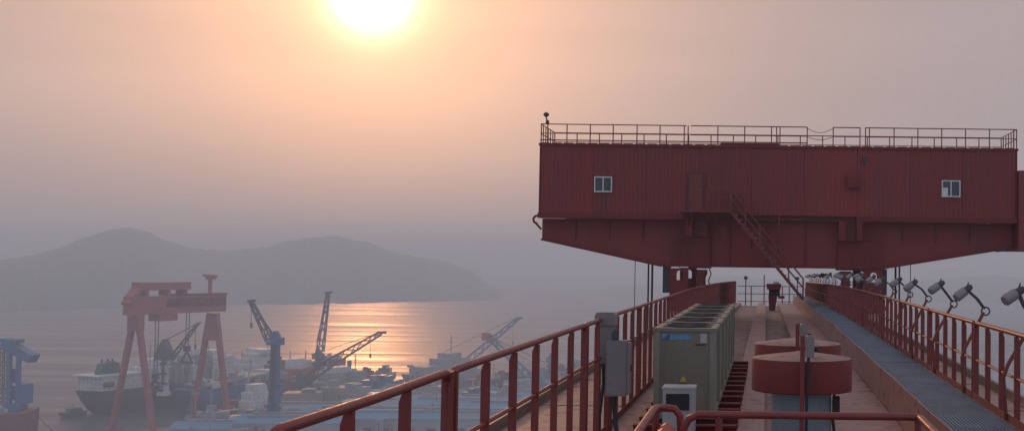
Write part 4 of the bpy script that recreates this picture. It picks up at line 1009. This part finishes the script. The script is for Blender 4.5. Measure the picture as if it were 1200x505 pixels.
jib_crane('luffing_crane', 'lattice crane leaning up to the left with a red jib head', (634, 465), 3, 456, 6.0, 'far_blue', [(632, 452, 0), (572, 394, 0)], 5.0, stay=((572, 393), (640, 425)), pend=((572, 393), (650, 441)))
for nme in ('luffing_crane.001',):
    o = bpy.data.objects[nme]; y = o.location.y
    build(MB().box(*sum([[c - 2.6, c + 2.6] for c in (on(570, 394, y).x, y, on(570, 394, y).z)], [])).bar(on(566, 392, y), on(577, 399, y), 4, 4), 'jib_crown', 'far_red', o)
jib_crane('quay_crane', 'small blue upright crane tower seen between the right-hand railing posts', (645, 452), 3, 424, 4.2, 'far_blue', [(645, 421, 0), (649, 413, 0)], 2.6)
jib_crane('deck_crane', 'ship\'s crane with dark cab and inclined jib under the goliath girder', (192, 463), 12, 418, 3.4, 'ship_white', [(200, 421, 0), (232, 379, 0)], 2.6, hooks=(((229, 383), 403),), stay=((193, 399), (231, 379)), boom_m='far_dark')
o = bpy.data.objects['deck_crane']; y = o.location.y
build(MB().prism([(on(183, 421, y).x, on(183, 421, y).z), (on(202, 421, y).x, on(202, 421, y).z), (on(198, 406, y).x, on(198, 407, y).z), (on(193.5, 397, y).x, on(193.5, 397, y).z), (on(188, 406, y).x, on(188, 407, y).z)], 'y', y - 4, y + 4), 'crane_house', 'far_dark', o)

# blue crane at the left edge
def edge_crane():
    y = at_z(20, 514, 0).y
    c = on(18, 500, y)
    t = thing('jib_crane', (c.x, y, 14), 'bright blue crane at the left edge with a tilted box-shaped head', 'crane', 'cranes of the yard')
    def P(px, py, dy=0): return on(px, py, y + dy)
    for px in (10.5, 21):
        for dy in (-3, 3): build(MB().bar(P(px, 498, dy), P(px + 1, 408, dy), 1.9, 1.9), 'tower_leg', 'edge_blue', t)
    for py in (440, 460): build(MB().bar(P(10, py), P(22, py), 1.4, 7.5), 'tie_beam', 'edge_blue', t)
    a, b = P(6, 402), P(40, 420)
    build(MB().bar(a, b, 8, 4.6), 'jib_head', 'edge_blue', t)
    build(MB().bar(P(3, 398), P(24, 399.5), 7, 2.0), 'head_cap', 'edge_blue', t)
    build(MB().box(P(22, 470).x, P(34, 470).x, y - 3.5, y + 3.5, P(22, 472).z, P(22, 449).z), 'cab', 'edge_blue', t)
    build(MB().box(P(6, 500).x, P(26, 500).x, y - 4.5, y + 4.5, 14, P(22, 472).z), 'machinery_house', 'edge_blue', t)
    lt = lattice(MB(), P(3, 500), P(4.5, 405), 3, 2.4, 18, .4, up=Vector((0,1,0)))
    build(lt, 'ladder_tower', 'far_dark', t)
    build(MB().tube([P(34, 478), P(70, 512)], .2, 5), 'mooring_line', 'rope', t)
edge_crane()

# workshops and hull blocks
SEED = random.Random(5)
def shed(name, label, px, py, wid, dep, h, roofm, wallm, ang=0, cat='building', ridge=3.0, bays=1, group='sheds and workshops of the yard'):
    p = at_z(px, py, 3.0)
    t = thing(name, (p.x, p.y, 3.0), label, cat, group)
    T = Matrix.Translation((p.x, p.y, 3.0)) @ Matrix.Rotation(ang, 4, 'Z')
    build(MB().box(-wid/2, wid/2, 0, dep, .004, h).xform(T), 'wall', wallm, t)
    for k in range(bays):
        y0 = dep * k / bays; y1 = dep * (k + 1) / bays
        rf = build(MB().prism([(y0 - .4 * (k == 0), h + .01), (y1 + .4 * (k == bays - 1) - .02, h + .01), ((y0 + y1) / 2, h + ridge)], 'x', -wid/2 - .5, wid/2 + .5).xform(T), 'roof', roofm, t)
        build(MB().box(-wid*.4, wid*.4, (y0+y1)/2 - .7, (y0+y1)/2 + .7, h + ridge - .2, h + ridge + .9).xform(T), 'ridge_vent', 'roof_grey', rf)
    dm = MB(); nb = max(2, int(wid / 11))
    for i in range(nb):
        x = -wid/2 + wid * (i + .5) / nb
        build(MB().box(x - 2.2, x + 2.2, -.12, -.01, .01, min(h - 1.2, 5)).xform(T), 'door', 'far_dark', t)
        if h > 7: build(MB().box(x - 2.2, x + 2.2, -.12, -.01, h - 1.9, h - 1.0).xform(T), 'window', 'ship_grey', t)
    return t
def block(label, px, py, wid, dep, h, m, seed, group='hull blocks and modules in the yard'):
    p = at_z(px, py, 3.0); r2 = random.Random(seed)
    t = thing('hull_block', (p.x, p.y, 3.0), label, 'hull block', group)
    T = Matrix.Translation((p.x, p.y, 3.0)) @ Matrix.Rotation(r2.uniform(-.2, .2), 4, 'Z')
    build(MB().box(-wid/2, wid/2, 0, dep, .8, h).xform(T), 'shell', m, t)
    for i in range(4): build(MB().box(-wid/2 + wid*(i+.2)/4, -wid/2 + wid*(i+.5)/4, .5, dep*.9, .01, .79).xform(T), 'keel_stool', 'concrete', t)
    for i in range(int(wid/3.5)): x = -wid/2 + 1.2 + i*3.5; build(MB().box(x, x+.4, -.5, -.01, 1, h-.5).xform(T), 'frame_rib', m, t)
    for i in range(3):
        x = r2.uniform(-wid*.4, wid*.25); build(MB().box(x, x + r2.uniform(3, 8), 1, dep*.6, h + .01, h + r2.uniform(1.5, 5)).xform(T), 'deck_piece', r2.choice((m, 'ship_grey')), t)
    return t
block('largest beige hull block below the lattice jib', 398, 480, 26, 16, 14, 'beige', 1)
block('beige hull block at the left of the largest one', 352, 483, 22, 16, 12, 'beige', 2)
block('dark blue hull block standing on the shore right of the beige blocks', 442, 468, 24, 16, 13, 'hull_blue', 3)
block('low grey hull block beside the water in front of the moored ship', 505, 468, 22, 14, 9, 'ship_grey', 4)
block('white hull block in front of the beige ones', 425, 487, 26, 14, 9, 'ship_white', 5)
block('pale module on the quay near the goliath crane\'s right leg', 262, 505, 16, 12, 6, 'ship_white', 6)
block('blue hull block behind the railing posts', 560, 478, 22, 14, 10, 'hull_blue', 7)
block('grey hull block between two railing posts further right', 605, 470, 20, 14, 11, 'ship_grey', 8)
block('rusty brown hull block left of the tower crane base', 292, 503, 20, 12, 6, 'hull_brown', 9)
sheds = [('longest blue-roofed workshop along the bottom of the yard', 430, 512, 80, 34, 10, 'roof_blue', 'wall_pale', .05, 2),
 ('blue-roofed workshop behind the near railing at left', 340, 516, 60, 26, 9, 'roof_blue', 'wall_pale', .12, 2),
 ('low blue-roofed shed beside the goliath crane', 255, 516, 50, 20, 6, 'roof_blue', 'wall_pale', .1, 1),
 ('long grey store behind the blue roofs', 375, 496, 62, 16, 8, 'roof_grey', 'wall_pale', .08, 1),
 ('grey-roofed shop right of the long grey store', 468, 493, 52, 18, 9, 'roof_grey', 'wall_pale', .0, 1),
 ('pale shop with a blue roof seen between the near posts', 520, 497, 48, 20, 11, 'roof_blue', 'wall_pale', -.05, 1),
 ('grey-roofed store between the railing posts', 540, 512, 60, 24, 10, 'roof_grey', 'wall_pale', .0, 2),
 ('blue-roofed hall beside the girder, low in the picture', 590, 500, 54, 24, 10, 'roof_blue', 'wall_pale', .03, 1),
 ('grey store by the far quay', 480, 480, 40, 14, 7, 'roof_grey', 'wall_pale', .1, 1),
 ('small white office on the quay between the hull blocks', 462, 476, 18, 12, 10, 'roof_grey', 'ship_white', .0, 1),
 ('pale hall below the luffing cranes', 575, 488, 44, 18, 9, 'roof_grey', 'wall_pale', .05, 1),
 ('blue-roofed hall below the luffing cranes', 630, 482, 40, 18, 9, 'roof_blue', 'wall_pale', .0, 1),
 ('grey store just left of the small blue crane', 620, 464, 36, 12, 8, 'roof_grey', 'wall_pale', .1, 1),
 ('small blue shed at the foot of the tower crane', 308, 499, 18, 10, 5, 'roof_blue', 'far_blue', .1, 1)]
for l, px, py, w_, d_, h_, rm, wm_, an, bays in sheds:
    shed('workshop', l, px, py, w_, d_, h_, rm, wm_, an, bays=bays)
# light masts
for k, (px, py, top) in enumerate(((443, 468, 437), (480, 466, 430), (497, 478, 440), (228, 498, 462))):
    p = at_z(px, py, 3); z = on(px, top, p.y).z
    t = thing('light_mast', (p.x, p.y, 3), ['slim light mast on the dark blue hull block\'s left', 'light mast rising before the glitter, left of the moored ship', 'light mast near the grey hull block on the quay', 'pale light mast between the goliath crane\'s legs'][k], 'light mast', 'light masts of the yard')
    build(MB().tube([(p.x, p.y, 3), (p.x, p.y, z)], [.5, .28], 6), 'pole', 'ship_grey', t)
    build(MB().box(p.x - 2.2, p.x + 2.2, p.y - .5, p.y + .5, z, z + 1.6), 'lamp_head', 'ship_grey', t)

# loose steel, pipes, stagings and stores strewn over the yard and quays, too many and too small to tell apart
cr = random.Random(77)
for m, n, nm in (('ship_grey', 420, 'steel_plate_and_pipe_stacks'), ('roof_blue', 160, 'blue_stores'), ('hull_brown', 200, 'rusty_steel_sections'), ('wall_pale', 260, 'pale_site_stores')):
    mb = MB()
    for i in range(n):
        px = cr.uniform(215, 760); py = cr.uniform(478 - (px - 300) * .09 if px > 300 else 490, 520)
        p = at_z(px, py, 3.0); w, d, h = cr.uniform(.8, 7), cr.uniform(.8, 4), cr.uniform(.5, 5) * (1 if cr.random() < .75 else 2.4)
        k = cr.random()
        if k < .55: mb.box(p.x - w/2, p.x + w/2, p.y, p.y + d, 3.003, 3 + h)
        elif k < .8: mb.bar((p.x - w, p.y, 3.3), (p.x + w, p.y + cr.uniform(-2, 2), 3.3 + cr.uniform(0, 1.2)), .6, .6)
        else: mb.bar((p.x, p.y, 3.003), (p.x, p.y, 3 + h * 2.4), .35, .35).bar((p.x - 1.2, p.y, 3 + h * 2.2), (p.x + 1.2, p.y, 3 + h * 2.2), .3, .3)
    o = build(mb, nm, m); o['kind'] = 'stuff'
    tag(o, {'ship_grey': 'grey steel plate and pipe stacks strewn over the yard', 'roof_blue': 'small blue stores and covers strewn over the yard', 'hull_brown': 'rusty steel sections lying about the yard', 'wall_pale': 'pale site stores and posts strewn over the yard'}[m], 'yard clutter')
